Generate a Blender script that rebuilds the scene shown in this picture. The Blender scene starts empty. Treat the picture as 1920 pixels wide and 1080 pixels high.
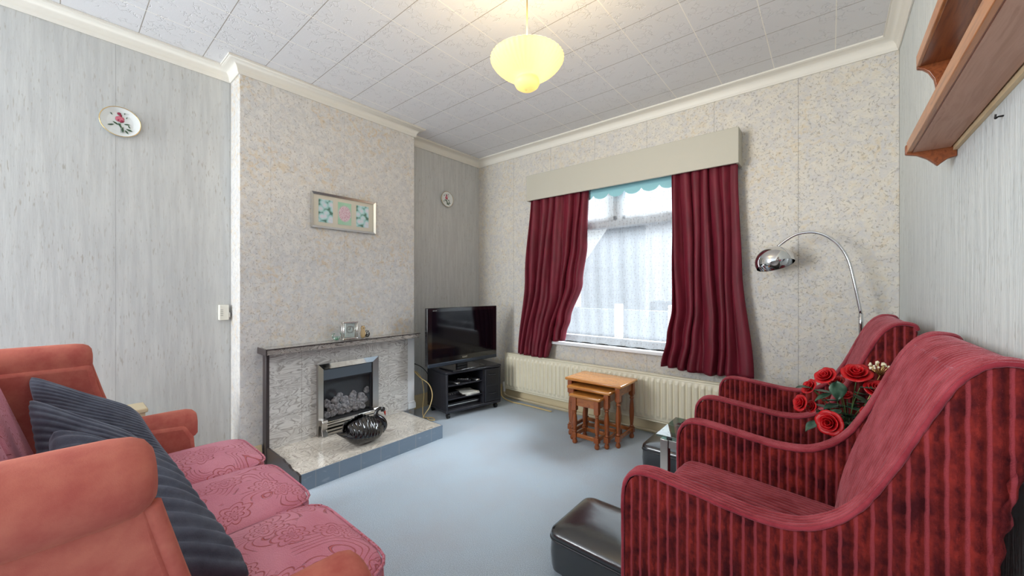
import bpy, bmesh, math, random
from mathutils import Vector, Matrix, noise as mnoise
R = math.radians
PI = math.pi
random.seed(7)
sc = bpy.context.scene
COL = sc.collection

# ------------------------------------------------------------------ camera
cam_d = bpy.data.cameras.new('camera'); cam = bpy.data.objects.new('camera', cam_d); COL.objects.link(cam)
cam.location = (0, 0, 1.165); cam.rotation_euler = (R(90), 0, R(39.8))
cam_d.sensor_width = 36; cam_d.lens = 715 / 1920 * 36; cam_d.clip_start = 0.02
sc.camera = cam
sc.view_settings.view_transform = 'Standard'; sc.view_settings.look = 'None'
sc.view_settings.exposure = 0.12; sc.view_settings.gamma = 1.0; sc.view_settings.use_curve_mapping = False
sc.cycles.max_bounces = 8; sc.cycles.transparent_max_bounces = 12; sc.cycles.diffuse_bounces = 5
sc.cycles.use_denoising = True
sc.cycles.caustics_reflective = False; sc.cycles.caustics_refractive = False
sc.cycles.sample_clamp_indirect = 6

# ------------------------------------------------------------------ daylight and added fill
w = bpy.data.worlds.new('sky'); sc.world = w; w.use_nodes = True
bg = w.node_tree.nodes['Background']; bg.inputs[0].default_value = (0.86, 0.95, 1.0, 1); bg.inputs[1].default_value = 1.05

def area(name, loc, target, sx, sy, power, color, portal=False):
    d = bpy.data.lights.new(name, 'AREA'); d.shape = 'RECTANGLE'; d.size = sx; d.size_y = sy
    d.energy = power; d.color = color
    if portal: d.cycles.is_portal = True
    o = bpy.data.objects.new(name, d); COL.objects.link(o); o.location = loc
    o.rotation_euler = (Vector(target) - Vector(loc)).to_track_quat('-Z', 'Y').to_euler()
    return o
# bright sky over the street, falling in through the window
area('sky_light', (0.9, 6.6, 4.4), (-1.5, 3.1, 1.2), 4.8, 3.2, 2300, (0.84, 0.93, 1.0))
# added soft fill light behind the camera, where the room is left unmodelled
area('rear_fill', (-2.9, -2.5, 1.6), (.3, 1.3, 1.25), 1.8, 2.2, 225, (0.93, 0.97, 1.0))

# ------------------------------------------------------------------ node helpers
class NT:
    def __init__(s, name):
        s.m = bpy.data.materials.new(name); s.m.use_nodes = True
        s.t = s.m.node_tree; s.b = s.t.nodes['Principled BSDF']; s.out = s.t.nodes['Material Output']
        s._co = None
    def new(s, typ, **k):
        n = s.t.nodes.new(typ)
        for a, v in k.items(): setattr(n, a, v)
        return n
    def put(s, sock, v):
        if hasattr(v, 'is_output'): s.t.links.new(v, sock)
        elif isinstance(v, (tuple, list)):
            sock.default_value = tuple(v) + ((1,) if len(v) == 3 and len(sock.default_value) == 4 else ())
        else: sock.default_value = v
    def co(s, scale=None, rot=None, loc=None, kind='Object'):
        if s._co is None: s._co = s.new('ShaderNodeTexCoord')
        o = s._co.outputs[kind]
        if scale or rot or loc:
            mp = s.new('ShaderNodeMapping'); s.put(mp.inputs[0], o)
            if scale: mp.inputs['Scale'].default_value = scale
            if rot: mp.inputs['Rotation'].default_value = rot
            if loc: mp.inputs['Location'].default_value = loc
            o = mp.outputs[0]
        return o
    def noise(s, vec, scale, detail=2, rough=.5, dist=0, out='Fac'):
        n = s.new('ShaderNodeTexNoise'); s.put(n.inputs['Vector'], vec)
        n.inputs['Scale'].default_value = scale; n.inputs['Detail'].default_value = detail
        n.inputs['Roughness'].default_value = rough; n.inputs['Distortion'].default_value = dist
        return n.outputs[out]
    def voro(s, vec, scale, feature='F1', out='Distance', rnd=1):
        n = s.new('ShaderNodeTexVoronoi', feature=feature); s.put(n.inputs['Vector'], vec)
        n.inputs['Scale'].default_value = scale; n.inputs['Randomness'].default_value = rnd
        return n.outputs[out]
    def math(s, op, a, b=0.0, c=0.0, clamp=False):
        n = s.new('ShaderNodeMath', operation=op); n.use_clamp = clamp
        s.put(n.inputs[0], a); s.put(n.inputs[1], b); s.put(n.inputs[2], c)
        return n.outputs[0]
    def ramp(s, f, stops):
        n = s.new('ShaderNodeValToRGB'); s.put(n.inputs[0], f)
        cr = n.color_ramp
        while len(cr.elements) > 1: cr.elements.remove(cr.elements[-1])
        for i, (p, c) in enumerate(stops):
            e = cr.elements[0] if i == 0 else cr.elements.new(p)
            e.position = p
            if isinstance(c, (int, float)): c = (c, c, c)
            e.color = tuple(c) + (1,)
        return n.outputs[0]
    def mix(s, f, a, b, mode='MIX'):
        n = s.new('ShaderNodeMix', data_type='RGBA', blend_type=mode)
        s.put(n.inputs[0], f); s.put(n.inputs[6], a); s.put(n.inputs[7], b)
        return n.outputs[2]
    def vadd(s, a, b, sc_=1.0):
        m = s.new('ShaderNodeVectorMath', operation='SCALE'); s.put(m.inputs[0], b); m.inputs['Scale'].default_value = sc_
        n = s.new('ShaderNodeVectorMath', operation='ADD'); s.put(n.inputs[0], a); s.put(n.inputs[1], m.outputs[0])
        return n.outputs[0]
    def sep(s, v):
        n = s.new('ShaderNodeSeparateXYZ'); s.put(n.inputs[0], v); return n.outputs
    def bump(s, h, strength=.3, dist=.01, prev=None):
        n = s.new('ShaderNodeBump'); s.put(n.inputs['Height'], h)
        n.inputs['Strength'].default_value = strength; n.inputs['Distance'].default_value = dist
        if prev is not None: s.put(n.inputs['Normal'], prev)
        return n.outputs[0]
    def set(s, **k):
        names = dict(color='Base Color', rough='Roughness', metal='Metallic', normal='Normal', sheen='Sheen Weight', sheen_tint='Sheen Tint',
                     sheen_rough='Sheen Roughness', trans='Transmission Weight', ior='IOR', coat='Coat Weight', coat_rough='Coat Roughness', alpha='Alpha',
                     spec='Specular IOR Level', emit='Emission Color', emit_s='Emission Strength', sub='Subsurface Weight')
        for a, v in k.items(): s.put(s.b.inputs[names[a]], v)
        return s.m
def lin(r, g, b):
    f = lambda c: ((c/255)/12.92 if c/255 <= .04045 else ((c/255+.055)/1.055)**2.4)
    return (f(r), f(g), f(b))
def plain(name, c, rough=.5, metal=0, **k):
    return NT(name).set(color=c, rough=rough, metal=metal, **k)

# ------------------------------------------------------------------ materials
def seam_mask(n, sock, xs, hw=.0014):
    tot = None
    for x in xs:
        a = n.math('ABSOLUTE', n.math('SUBTRACT', sock, x)); a = n.math('LESS_THAN', a, hw)
        tot = a if tot is None else n.math('MAXIMUM', tot, a)
    return tot
def streak_paper(name, a, b, fleck, axis, seams, bs=.25, seam_dark=.35):
    n = NT(name)
    v = n.co(scale=(1, 1, .09))
    fine = n.noise(v, 190, 3, .6); mid = n.noise(v, 45, 2, .5)
    c = n.mix(n.ramp(mid, [(.32, 0), (.68, 1)]), a, b)
    fl = n.ramp(n.noise(n.co(scale=(1, 1, .16)), 120, 2, .55), [(.60, 0), (.68, 1)])
    patch = n.ramp(n.noise(n.co(), 5, 2), [(.4, .25), (.65, .8)])
    c = n.mix(n.math('MULTIPLY', fl, patch), c, fleck)
    sm = seam_mask(n, n.sep(n.co())[axis], seams)
    c = n.mix(n.math('MULTIPLY', sm, seam_dark), c, (.12, .12, .12))
    h = n.math('ADD', n.math('MULTIPLY', fine, .5), mid)
    return n.set(color=c, rough=.62, spec=.3, normal=n.bump(h, bs, .006))
def swirl_paper(name, a, b, warm, fleck, seams, axis, gloss=.45, dark=.55, mould=None):
    n = NT(name)
    w_ = n.noise(n.co(), 14, 2, out='Color')
    v = n.vadd(n.co(), w_, .08)
    big = n.noise(n.co(), 3.2, 3, .6)
    c = n.mix(n.ramp(n.noise(v, 24, 3, .6), [(.38, 0), (.62, 1)]), a, b)
    wm = n.math('MULTIPLY', n.ramp(big, [(.42, .1), (.66, 1)]), n.ramp(n.noise(v, 30, 2), [(.48, 0), (.66, 1)]))
    c = n.mix(wm, c, warm)
    e1 = n.voro(n.vadd(n.co(), n.noise(n.co(), 40, 2, out='Color'), .03), 42, 'DISTANCE_TO_EDGE')
    line = n.ramp(e1, [(.0, 1), (.07, 0)])
    brk = n.ramp(n.noise(n.co(), 62, 1), [(.53, 0), (.60, 1)])
    fl = n.math('MULTIPLY', line, brk)
    c = n.mix(n.math('MULTIPLY', fl, .5), c, fleck)
    z = n.sep(n.co())
    sm = seam_mask(n, z[axis], seams)
    c = n.mix(n.math('MULTIPLY', sm, dark), c, (.08, .075, .06))
    if mould:
        near = None
        for x0, hw in mould:
            a_ = n.ramp(n.math('ABSOLUTE', n.math('SUBTRACT', z[axis], x0)), [(0, 1), (hw, 0)])
            near = a_ if near is None else n.math('MAXIMUM', near, a_)
        sp = n.ramp(n.noise(n.co(), 150, 2, .7), [(.56, 0), (.62, 1)])
        ar = n.ramp(n.noise(n.co(scale=(1, 1, .8)), 4, 2), [(.46, 0), (.56, 1)])
        c = n.mix(n.math('MULTIPLY', n.math('MULTIPLY', near, sp), n.math('MULTIPLY', ar, .8)), c, (.10, .08, .05))
    h = n.math('ADD', n.noise(v, 70, 3, .6), n.math('MULTIPLY', fl, -.8))
    return n.set(color=c, rough=gloss, spec=.45, normal=n.bump(h, .45, .006))

M = {}
M['left_paper'] = streak_paper('left_paper', lin(190, 191, 190), lin(202, 203, 201), lin(168, 163, 154), 1, [.22, -.31, .75, 2.3], bs=.12)
M['right_paper'] = streak_paper('right_paper', lin(200, 205, 204), lin(214, 218, 216), lin(150, 152, 148), 1, [-.2], bs=.55)
M['window_paper'] = swirl_paper('window_paper', lin(214, 208, 196), lin(200, 197, 194), lin(210, 197, 174), lin(130, 118, 104), [-1.618, -1.148, -.652, -.157, -2.09, -2.56, .3065], 0, mould=[(-.157, .018), (.30, .014)])
M['chimney_paper'] = swirl_paper('chimney_paper', lin(224, 221, 216), lin(208, 207, 206), lin(216, 200, 176), lin(150, 134, 120), [.933, 1.44], 1, gloss=.36, dark=.2)

n = NT('ceiling_tiles')
s_ = n.sep(n.co())
def tile_line(sock, phase, pitch, hw):
    q = n.math('DIVIDE', n.math('SUBTRACT', sock, phase), pitch)
    f = n.math('ABSOLUTE', n.math('SUBTRACT', n.math('FRACT', n.math('ADD', q, 40.5)), .5))
    return n.math('LESS_THAN', f, hw / pitch)
la = tile_line(s_[1], .879, .2865, .0020); lb = tile_line(s_[0], -.28, .3065, .0026)
ed = n.voro(n.vadd(n.co(scale=(1, 1, .01)), n.noise(n.co(scale=(1, 1, .01)), 30, 1, out='Color'), .05), 24, 'DISTANCE_TO_EDGE')
cr_ = n.ramp(ed, [(0, 0), (.055, 1)])
bk = n.ramp(n.noise(n.co(), 16, 0), [(.44, 0), (.5, 1)])
cr_ = n.math('MAXIMUM', cr_, bk)
col = n.mix(la, lin(226, 226, 228), lin(164, 158, 150)); col = n.mix(lb, col, lin(248, 245, 238))
col = n.mix(n.math('MULTIPLY', n.math('SUBTRACT', 1.0, cr_), .10), col, lin(160, 158, 156))
hh = n.math('SUBTRACT', n.math('ADD', cr_, n.math('MULTIPLY', n.noise(n.co(), 160, 2), .15)), n.math('MULTIPLY', la, 1.2))
M['ceiling'] = n.set(color=col, rough=.7, normal=n.bump(n.math('ADD', hh, lb), .42, .005))

n = NT('carpet')
f1 = n.noise(n.co(), 330, 3, .8); f2 = n.noise(n.co(), 3, 3, .6)
col = n.ramp(f1, [(.34, lin(112, 126, 140)), (.5, lin(170, 185, 198)), (.66, lin(214, 228, 238))])
col = n.mix(n.math('MULTIPLY', n.ramp(f2, [(.42, 0), (.7, 1)]), .35), col, lin(168, 164, 168))
M['carpet'] = n.set(color=col, rough=.95, spec=.1, sheen=.3, normal=n.bump(f1, .35, .004))

M['cream'] = plain('cream_paint', lin(228, 224, 214), .5)
M['skirt'] = plain('cream_gloss', lin(214, 196, 158), .35)
M['pelmet'] = plain('pelmet_paint', lin(186, 182, 168), .55)
M['white'] = plain('white_gloss', lin(232, 234, 236), .3)
M['radiator'] = plain('radiator_enamel', lin(222, 214, 190), .35)
M['pipe'] = plain('painted_pipe', lin(205, 190, 160), .4)
M['black'] = plain('black_satin', (.012, .012, .016), .32)
M['black_gloss'] = plain('black_gloss', (.006, .006, .008), .1, coat=.6, coat_rough=.08)
M['black_wood'] = plain('black_wood', (.018, .018, .024), .35)
M['screen'] = plain('screen', (.004, .003, .006), .07, spec=.3)
M['chrome'] = plain('chrome', (.75, .76, .77), .08, 1)
M['steel'] = plain('brushed_steel', (.55, .53, .5), .28, 1)
M['silver'] = plain('silver', (.8, .79, .76), .22, 1)
M['gold'] = plain('gold', (.75, .55, .25), .25, 1)
M['brass'] = plain('aged_brass', (.35, .25, .12), .35, 1)
M['porcelain'] = plain('porcelain', lin(226, 230, 228), .12, coat=.5)
M['grey_metal'] = plain('grey_metal', lin(92, 102, 112), .4, .3)
M['firebox'] = plain('firebox', (.02, .02, .022), .7)
M['cable'] = plain('cream_cable', lin(214, 188, 132), .45)
M['rubber'] = plain('rubber', (.01, .01, .01), .6)
M['paper'] = plain('paper', lin(225, 222, 212), .7)
M['beige'] = plain('beige_wood', lin(196, 180, 148), .5)
M['swan'] = plain('swan_glaze', (.005, .004, .005), .14, coat=.5, coat_rough=.05)
M['red_beak'] = plain('beak_red', (.55, .03, .01), .2, coat=.6)
M['stem'] = plain('stem_green', lin(70, 96, 50), .5)
M['rim_dark'] = plain('tile_edge_dark', lin(58, 50, 50), .35)
M['nail'] = plain('dark_iron', (.02, .018, .016), .4, .6)
M['blue_blind'] = plain('pale_blue_blind', lin(150, 205, 214), .7)
M['switch'] = plain('switch_plastic', lin(226, 224, 212), .4)

def velvet(name, c, dark, nap, stripes=None, bs=.25, sheen=.75, ridge=None):
    n = NT(name)
    bl = n.ramp(n.noise(n.co(), 13, 4, .65), [(.36, 0), (.64, 1)])
    col = n.mix(bl, dark, c); h = n.noise(n.co(), 420, 2, .7)
    if stripes:
        x = n.sep(n.vadd(n.co(), n.noise(n.co(), 26, 2, out='Color'), .006))[0]
        sv = n.math('MULTIPLY_ADD', n.math('SINE', n.math('MULTIPLY', x, 2*PI/stripes)), .5, .5)
        valley = n.ramp(sv, [(.0, 1), (.10, .8), (.2, 0)])
        edge = n.ramp(sv, [(.45, 0), (.95, 1)])
        blot = n.ramp(n.noise(n.co(scale=(1, 1, .5)), 48, 3, .7), [(.40, 0), (.62, 1)])
        col = n.mix(n.math('MULTIPLY', n.math('MULTIPLY', edge, blot), .85), col, dark)
        col = n.mix(n.math('MULTIPLY', valley, .7), col, nap)
        h = n.math('ADD', n.math('MULTIPLY', h, .35), n.math('MULTIPLY', sv, 1.4)); bs = .8
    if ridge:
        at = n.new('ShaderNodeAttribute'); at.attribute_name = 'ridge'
        col = n.mix(n.ramp(at.outputs['Fac'], [(.30, .85), (.80, 0)]), col, ridge)  # crease shade between ribs painted into the colour, by ridge height
    return n.set(color=col, rough=.85, spec=.15, sheen=sheen, sheen_rough=.35, sheen_tint=nap, normal=n.bump(h, bs, .006))
M['red_side'] = velvet('red_velvet_wide', lin(134, 40, 34), lin(60, 10, 16), lin(148, 60, 68), stripes=.0262, sheen=.35)
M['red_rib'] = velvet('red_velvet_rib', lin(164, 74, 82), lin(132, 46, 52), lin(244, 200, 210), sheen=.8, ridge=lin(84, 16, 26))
M['red_pipe'] = velvet('red_velvet_piping', lin(150, 56, 66), lin(120, 34, 44), lin(238, 176, 190), sheen=.8)
M['orange_velvet'] = velvet('salmon_velvet', lin(186, 108, 94), lin(168, 86, 78), lin(230, 170, 140), bs=.12, sheen=.3)
M['grey_rib'] = velvet('grey_cord', lin(88, 92, 104), lin(68, 70, 82), lin(170, 176, 190), sheen=.6)

n = NT('pink_damask')
wv = n.vadd(n.co(), n.noise(n.co(), 6, 1, out='Color'), .07)
f = n.noise(wv, 7, 0, .5)
sn = n.math('ABSOLUTE', n.math('SINE', n.math('MULTIPLY', f, 52)))
ln_ = n.ramp(sn, [(.0, 1), (.16, 1), (.30, 0)])
pm = n.ramp(n.noise(n.co(loc=(3, 1, 0)), 9, 1), [(.47, 0), (.53, 1)])
vv = n.new('ShaderNodeVectorMath', operation='MULTIPLY'); n.put(vv.inputs[0], wv); vv.inputs[1].default_value = (8, 8, 0)
vn = n.new('ShaderNodeTexVoronoi', voronoi_dimensions='2D'); n.put(vn.inputs['Vector'], vv.outputs[0]); vn.inputs['Scale'].default_value = 1
df_ = n.new('ShaderNodeVectorMath', operation='SUBTRACT'); n.put(df_.inputs[0], vv.outputs[0]); n.put(df_.inputs[1], vn.outputs['Position'])
z_ = n.sep(df_.outputs[0]); th = n.math('ARCTAN2', z_[1], z_[0])
dd = n.math('ADD', vn.outputs['Distance'], n.math('MULTIPLY', n.math('ABSOLUTE', n.math('COSINE', n.math('MULTIPLY', th, 3.5))), -.10))
rg = n.math('ABSOLUTE', n.math('SINE', n.math('MULTIPLY', dd, 24)))
fl_ = n.math('MULTIPLY', n.ramp(rg, [(0, 1), (.22, 1), (.4, 0)]), n.ramp(dd, [(.27, 1), (.30, 0)]))
outside = n.ramp(dd, [(.29, 0), (.33, 1)])
pat = n.math('MAXIMUM', n.math('MULTIPLY', n.math('MULTIPLY', ln_, pm), outside), fl_)
col = n.mix(n.ramp(n.noise(n.co(), 7, 2), [(.35, 0), (.65, 1)]), lin(196, 116, 134), lin(208, 134, 150))
col = n.mix(n.math('MULTIPLY', pat, .85), col, lin(182, 78, 74))
hh = n.math('SUBTRACT', n.math('MULTIPLY', n.noise(n.co(), 300, 2), .2), pat)
M['damask'] = n.set(color=col, rough=.75, spec=.2, sheen=.5, sheen_tint=lin(240, 190, 205), normal=n.bump(hh, .8, .012))

n = NT('curtain_cloth')
col = n.mix(n.ramp(n.noise(n.co(scale=(1, 1, .2)), 30, 2), [(.35, 0), (.7, 1)]), lin(96, 8, 28), lin(118, 16, 40))
n.set(color=col, rough=.62, sheen=.08, sheen_tint=lin(220, 120, 160), normal=n.bump(n.noise(n.co(), 300, 2), .1, .004))
tr = n.new('ShaderNodeBsdfTranslucent'); n.put(tr.inputs[0], lin(190, 40, 90))
mx = n.new('ShaderNodeMixShader'); mx.inputs[0].default_value = .12
n.t.links.new(n.b.outputs[0], mx.inputs[1]); n.t.links.new(tr.outputs[0], mx.inputs[2]); n.t.links.new(mx.outputs[0], n.out.inputs[0])
M['curtain'] = n.m

n = NT('voile')
zz_ = n.sep(n.co()); cb = n.new('ShaderNodeCombineXYZ'); n.put(cb.inputs[0], zz_[0]); n.put(cb.inputs[1], zz_[2])
vd = n.new('ShaderNodeTexVoronoi', voronoi_dimensions='2D'); n.put(vd.inputs['Vector'], cb.outputs[0]); vd.inputs['Scale'].default_value = 30; vd.inputs['Randomness'].default_value = .6
dots = n.ramp(vd.outputs['Distance'], [(.10, 1), (.15, 0)])
weave = n.noise(n.co(scale=(1, 1, .2)), 90, 2)
df = n.new('ShaderNodeBsdfDiffuse'); n.put(df.inputs[0], n.mix(dots, (.44, .455, .47), (.20, .19, .19)))
tl = n.new('ShaderNodeBsdfTranslucent'); n.put(tl.inputs[0], n.mix(dots, (.44, .455, .47), (.20, .19, .19)))
tp = n.new('ShaderNodeBsdfTransparent')
m1 = n.new('ShaderNodeMixShader'); m1.inputs[0].default_value = .6
n.t.links.new(df.outputs[0], m1.inputs[1]); n.t.links.new(tl.outputs[0], m1.inputs[2])
m2 = n.new('ShaderNodeMixShader'); n.put(m2.inputs[0], n.math('MULTIPLY_ADD', weave, -.2, n.math('MULTIPLY_ADD', dots, -.35, .62)))
n.t.links.new(m1.outputs[0], m2.inputs[1]); n.t.links.new(tp.outputs[0], m2.inputs[2]); n.t.links.new(m2.outputs[0], n.out.inputs[0])
M['voile'] = n.m

def glass(name, tint=(1, 1, 1), refl=.12, rough=.0):
    n = NT(name)
    g = n.new('ShaderNodeBsdfGlossy'); g.inputs['Roughness'].default_value = rough; n.put(g.inputs[0], (1, 1, 1))
    t = n.new('ShaderNodeBsdfTransparent'); n.put(t.inputs[0], tint)
    fr = n.new('ShaderNodeFresnel'); fr.inputs[0].default_value = 1.5
    m_ = n.new('ShaderNodeMixShader'); ge = n.new('ShaderNodeNewGeometry'); n.put(m_.inputs[0], n.math('MULTIPLY', n.math('ADD', fr.outputs[0], refl, clamp=True), n.math('SUBTRACT', 1.0, ge.outputs['Backfacing'])))
    n.t.links.new(t.outputs[0], m_.inputs[1]); n.t.links.new(g.outputs[0], m_.inputs[2]); n.t.links.new(m_.outputs[0], n.out.inputs[0])
    return n.m
M['glass'] = glass('window_glass', (1, 1, 1), .0)
M['table_glass'] = glass('table_glass', (.66, .90, .86), .36)
M['fire_glass'] = glass('fire_glass', (.90, .91, .93), .02, .1)
M['clear'] = glass('ornament_glass', (.94, .97, .96), .08)
M['clear_tint'] = glass('ornament_tinted_glass', (.62, .80, .74), .18)

n = NT('shade_glass')
rb = n.noise(n.co(), 30, 2)
n.set(color=lin(250, 236, 176), rough=.35, emit=(1.0, .86, .50), emit_s=.06)
tr = n.new('ShaderNodeBsdfTranslucent'); n.put(tr.inputs[0], (1.0, .93, .72))
mx = n.new('ShaderNodeMixShader'); mx.inputs[0].default_value = .55
n.t.links.new(n.b.outputs[0], mx.inputs[1]); n.t.links.new(tr.outputs[0], mx.inputs[2]); n.t.links.new(mx.outputs[0], n.out.inputs[0])
M['shade'] = n.m

def marble(name, a, b, c, gloss, grid=None, scale=(1, 1, 1)):
    n = NT(name)
    v = n.vadd(n.co(scale=scale), n.noise(n.co(scale=scale), 6, 2, .5, out='Color'), .22)
    f = n.noise(v, 11, 2.5, .5, .7)
    col = n.ramp(f, [(.26, c), (.29, a), (.36, b), (.40, a), (.425, c), (.44, a), (.48, a), (.50, b), (.515, c), (.53, a), (.58, b), (.60, c), (.615, a), (.70, b)])
    if grid:
        z = n.sep(n.co()); tot = None
        for ax, xs in grid:
            k = seam_mask(n, z[ax], xs, .0011); tot = k if tot is None else n.math('MAXIMUM', tot, k)
        col = n.mix(n.math('MULTIPLY', tot, .7), col, lin(130, 122, 112))
    return n.set(color=col, rough=gloss, coat=.3, coat_rough=.1)
M['marble'] = marble('marble_tiles', lin(214, 212, 208), lin(188, 185, 181), lin(158, 153, 149), .22,
    [(1, [1.105, 1.302, 1.445, 1.587, 1.784])] + [(2, [.197, .301, .405, .509, .613])], (1, .45, 1.3))
M['marble_hearth'] = marble('marble_hearth', lin(218, 210, 198), lin(192, 184, 172), lin(168, 158, 148), .15,
    [(1, [1.105, 1.302, 1.587, 1.784]), (0, [-2.56])], (1, .7, 1))
M['mantel_tile'] = marble('mantel_tiles', lin(176, 170, 164), lin(146, 140, 134), lin(92, 86, 84), .2, [(1, [1.105, 1.302, 1.445, 1.587, 1.784])], (1, .5, 2))
n = NT('slate_tiles')
sm = seam_mask(n, n.sep(n.co())[1], [.979 + .1405*k for k in range(7)], .0014)
sc_k = n.ramp(n.noise(n.co(scale=(1, .5, 1.6)), 24, 3, .6, .5), [(.60, 0), (.68, 1)])
col = n.mix(n.math('MULTIPLY', sc_k, .35), lin(112, 127, 142), lin(160, 170, 180)); col = n.mix(sm, col, lin(150, 150, 150))
M['slate'] = n.set(color=col, rough=.3)

def wood(name, a, b, gloss=.35, scale=(1, 1, 1), coat=.2):
    n = NT(name)
    v = n.vadd(n.co(scale=scale), n.noise(n.co(), 4, 2, out='Color'), .05)
    f = n.noise(v, 24, 4, .6, .4)
    col = n.ramp(f, [(.3, a), (.55, b), (.68, a)])
    return n.set(color=col, rough=gloss, coat=coat, coat_rough=.15, normal=n.bump(f, .08, .004))
M['oak'] = wood('oak_varnish', lin(130, 66, 26), lin(170, 98, 42), .3, (.25, 1, 1), .5)
M['oak_top'] = wood('oak_top_varnish', lin(168, 104, 44), lin(196, 132, 64), .2, (.2, 2, 1), .6)
M['oak_leg'] = wood('oak_leg_varnish', lin(116, 54, 22), lin(152, 80, 34), .3, (2, 2, .3), .4)
M['pine'] = wood('shelf_wood', lin(104, 50, 24), lin(136, 74, 38), .35, (2.5, .22, 2.5), .2)
M['pine_lip'] = wood('shelf_lip_wood', lin(150, 88, 40), lin(184, 116, 62), .35, (2.5, .22, 2.5), .3)
M['pine_under'] = wood('shelf_under_wood', lin(168, 126, 104), lin(186, 144, 122), .5, (2.5, .15, 1), 0)
M['pale_wood'] = wood('pale_wood', lin(205, 178, 136), lin(222, 200, 160), .6, (2, .2, 2), 0)

n = NT('black_vinyl')
M['vinyl'] = n.set(color=(.010, .011, .014), rough=.24, spec=1.0, coat=.8, coat_rough=.22, normal=n.bump(n.noise(n.co(), 9, 4, .6), .12, .02))
M['welt'] = plain('vinyl_piping', (.02, .02, .025), .3)
n = NT('coal')
M['coal'] = n.set(color=n.ramp(n.noise(n.co(), 30, 4, .7), [(.35, lin(96, 90, 92)), (.65, lin(206, 198, 192))]), rough=.85, normal=n.bump(n.noise(n.co(), 60, 3), .3, .004))
n = NT('rose_petal')
M['rose'] = n.set(color=n.mix(n.noise(n.co(), 40, 2), lin(206, 6, 20), lin(150, 2, 12)), rough=.5)
n = NT('rose_leaf')
M['leaf'] = n.set(color=n.mix(n.ramp(n.noise(n.co(), 30, 2), [(.4, 0), (.6, 1)]), lin(38, 66, 50), lin(78, 108, 88)), rough=.4)
def photo_mat(name, kind):
    n = NT(name)
    if kind == 'white_flowers':
        d = n.voro(n.co(), 26, 'F1'); e = n.noise(n.co(), 60, 3)
        col = n.ramp(n.math('MULTIPLY_ADD', e, .3, d), [(.36, lin(232, 230, 240)), (.60, lin(206, 232, 238)), (.80, lin(160, 212, 210)), (.96, lin(90, 130, 116))])
    else:
        d = n.new('ShaderNodeVectorMath', operation='LENGTH'); n.put(d.inputs[0], n.co(scale=(1, 1, .8)))
        e = n.voro(n.co(), 120, 'F1')
        inner = n.mix(n.ramp(e, [(.2, 0), (.5, 1)]), lin(206, 140, 166), lin(232, 206, 216))
        col = n.mix(n.ramp(d.outputs['Value'], [(.045, 0), (.052, 1)]), inner, n.mix(n.noise(n.co(), 12, 2), lin(150, 206, 170), lin(196, 230, 210)))
    return n.set(color=col, rough=.2)
M['photo_a'] = photo_mat('photo_white_flowers', 'white_flowers')
M['photo_b'] = photo_mat('photo_pink_bloom', 'pink')
M['pink_paint'] = plain('pink_paint', lin(206, 110, 130), .3)
M['pink_dark'] = plain('deep_pink_paint', lin(150, 40, 70), .3)
M['green_paint'] = plain('green_paint', lin(52, 84, 56), .3)
M['mount'] = plain('mount_board', lin(222, 216, 200), .7)
M['street'] = plain('pavement', lin(104, 108, 114), .8)
M['render_wall'] = plain('pale_render', lin(132, 136, 142), .8)
M['roof'] = plain('roof_slates', lin(120, 126, 136), .8)
M['post'] = plain('white_post_paint', lin(245, 245, 245), .6)

# ------------------------------------------------------------------ mesh helpers
def finish(name, bm, mat, parent=None, bevel=0, smooth=True, angle=38, segs=2, solid=0, sub=0):
    me = bpy.data.meshes.new(name)
    bmesh.ops.recalc_face_normals(bm, faces=bm.faces)
    bm.to_mesh(me); bm.free()
    if isinstance(mat, str): mat = M[mat]
    for m_ in (mat if isinstance(mat, list) else [mat]): me.materials.append(M[m_] if isinstance(m_, str) else m_)
    if smooth:
        for p in me.polygons: p.use_smooth = True
        if angle < 180: me.set_sharp_from_angle(angle=R(angle))
    o = bpy.data.objects.new(name, me); COL.objects.link(o)
    if parent is not None: o.parent = parent
    if solid:
        s = o.modifiers.new('solid', 'SOLIDIFY'); s.thickness = solid; s.offset = 0
    if bevel:
        b = o.modifiers.new('bevel', 'BEVEL'); b.width = bevel; b.segments = segs; b.limit_method = 'ANGLE'; b.angle_limit = R(35)
    if sub:
        s = o.modifiers.new('sub', 'SUBSURF'); s.levels = sub; s.render_levels = sub
    return o
def box(bm, a, b, mi=0):
    x0, y0, z0 = a; x1, y1, z1 = b
    v = [bm.verts.new(p) for p in ((x0,y0,z0),(x1,y0,z0),(x1,y1,z0),(x0,y1,z0),(x0,y0,z1),(x1,y0,z1),(x1,y1,z1),(x0,y1,z1))]
    for f in ((0,3,2,1),(4,5,6,7),(0,1,5,4),(1,2,6,5),(2,3,7,6),(3,0,4,7)):
        bm.faces.new([v[i] for i in f]).material_index = mi
def boxes(*bs):
    bm = bmesh.new()
    for a, b in bs: box(bm, a, b)
    return bm
def prism(bm, pts, fn, d0, d1):
    """extrude 2D outline; fn(p, d) -> 3D"""
    A = [bm.verts.new(fn(p, d0)) for p in pts]; B = [bm.verts.new(fn(p, d1)) for p in pts]
    k = len(pts)
    bm.faces.new(A); bm.faces.new(B[::-1])
    for i in range(k): bm.faces.new([A[i], A[(i+1) % k], B[(i+1) % k], B[i]])
def rings(bm, rs, closed=True, cap=True):
    vs = [[bm.verts.new(p) for p in r] for r in rs]
    k = len(vs[0])
    for a, b in zip(vs, vs[1:]):
        for i in range(k if closed else k-1):
            bm.faces.new([a[i], a[(i+1) % k], b[(i+1) % k], b[i]])
    if cap and closed:
        bm.faces.new(vs[0][::-1]); bm.faces.new(vs[-1])
    return vs
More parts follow.
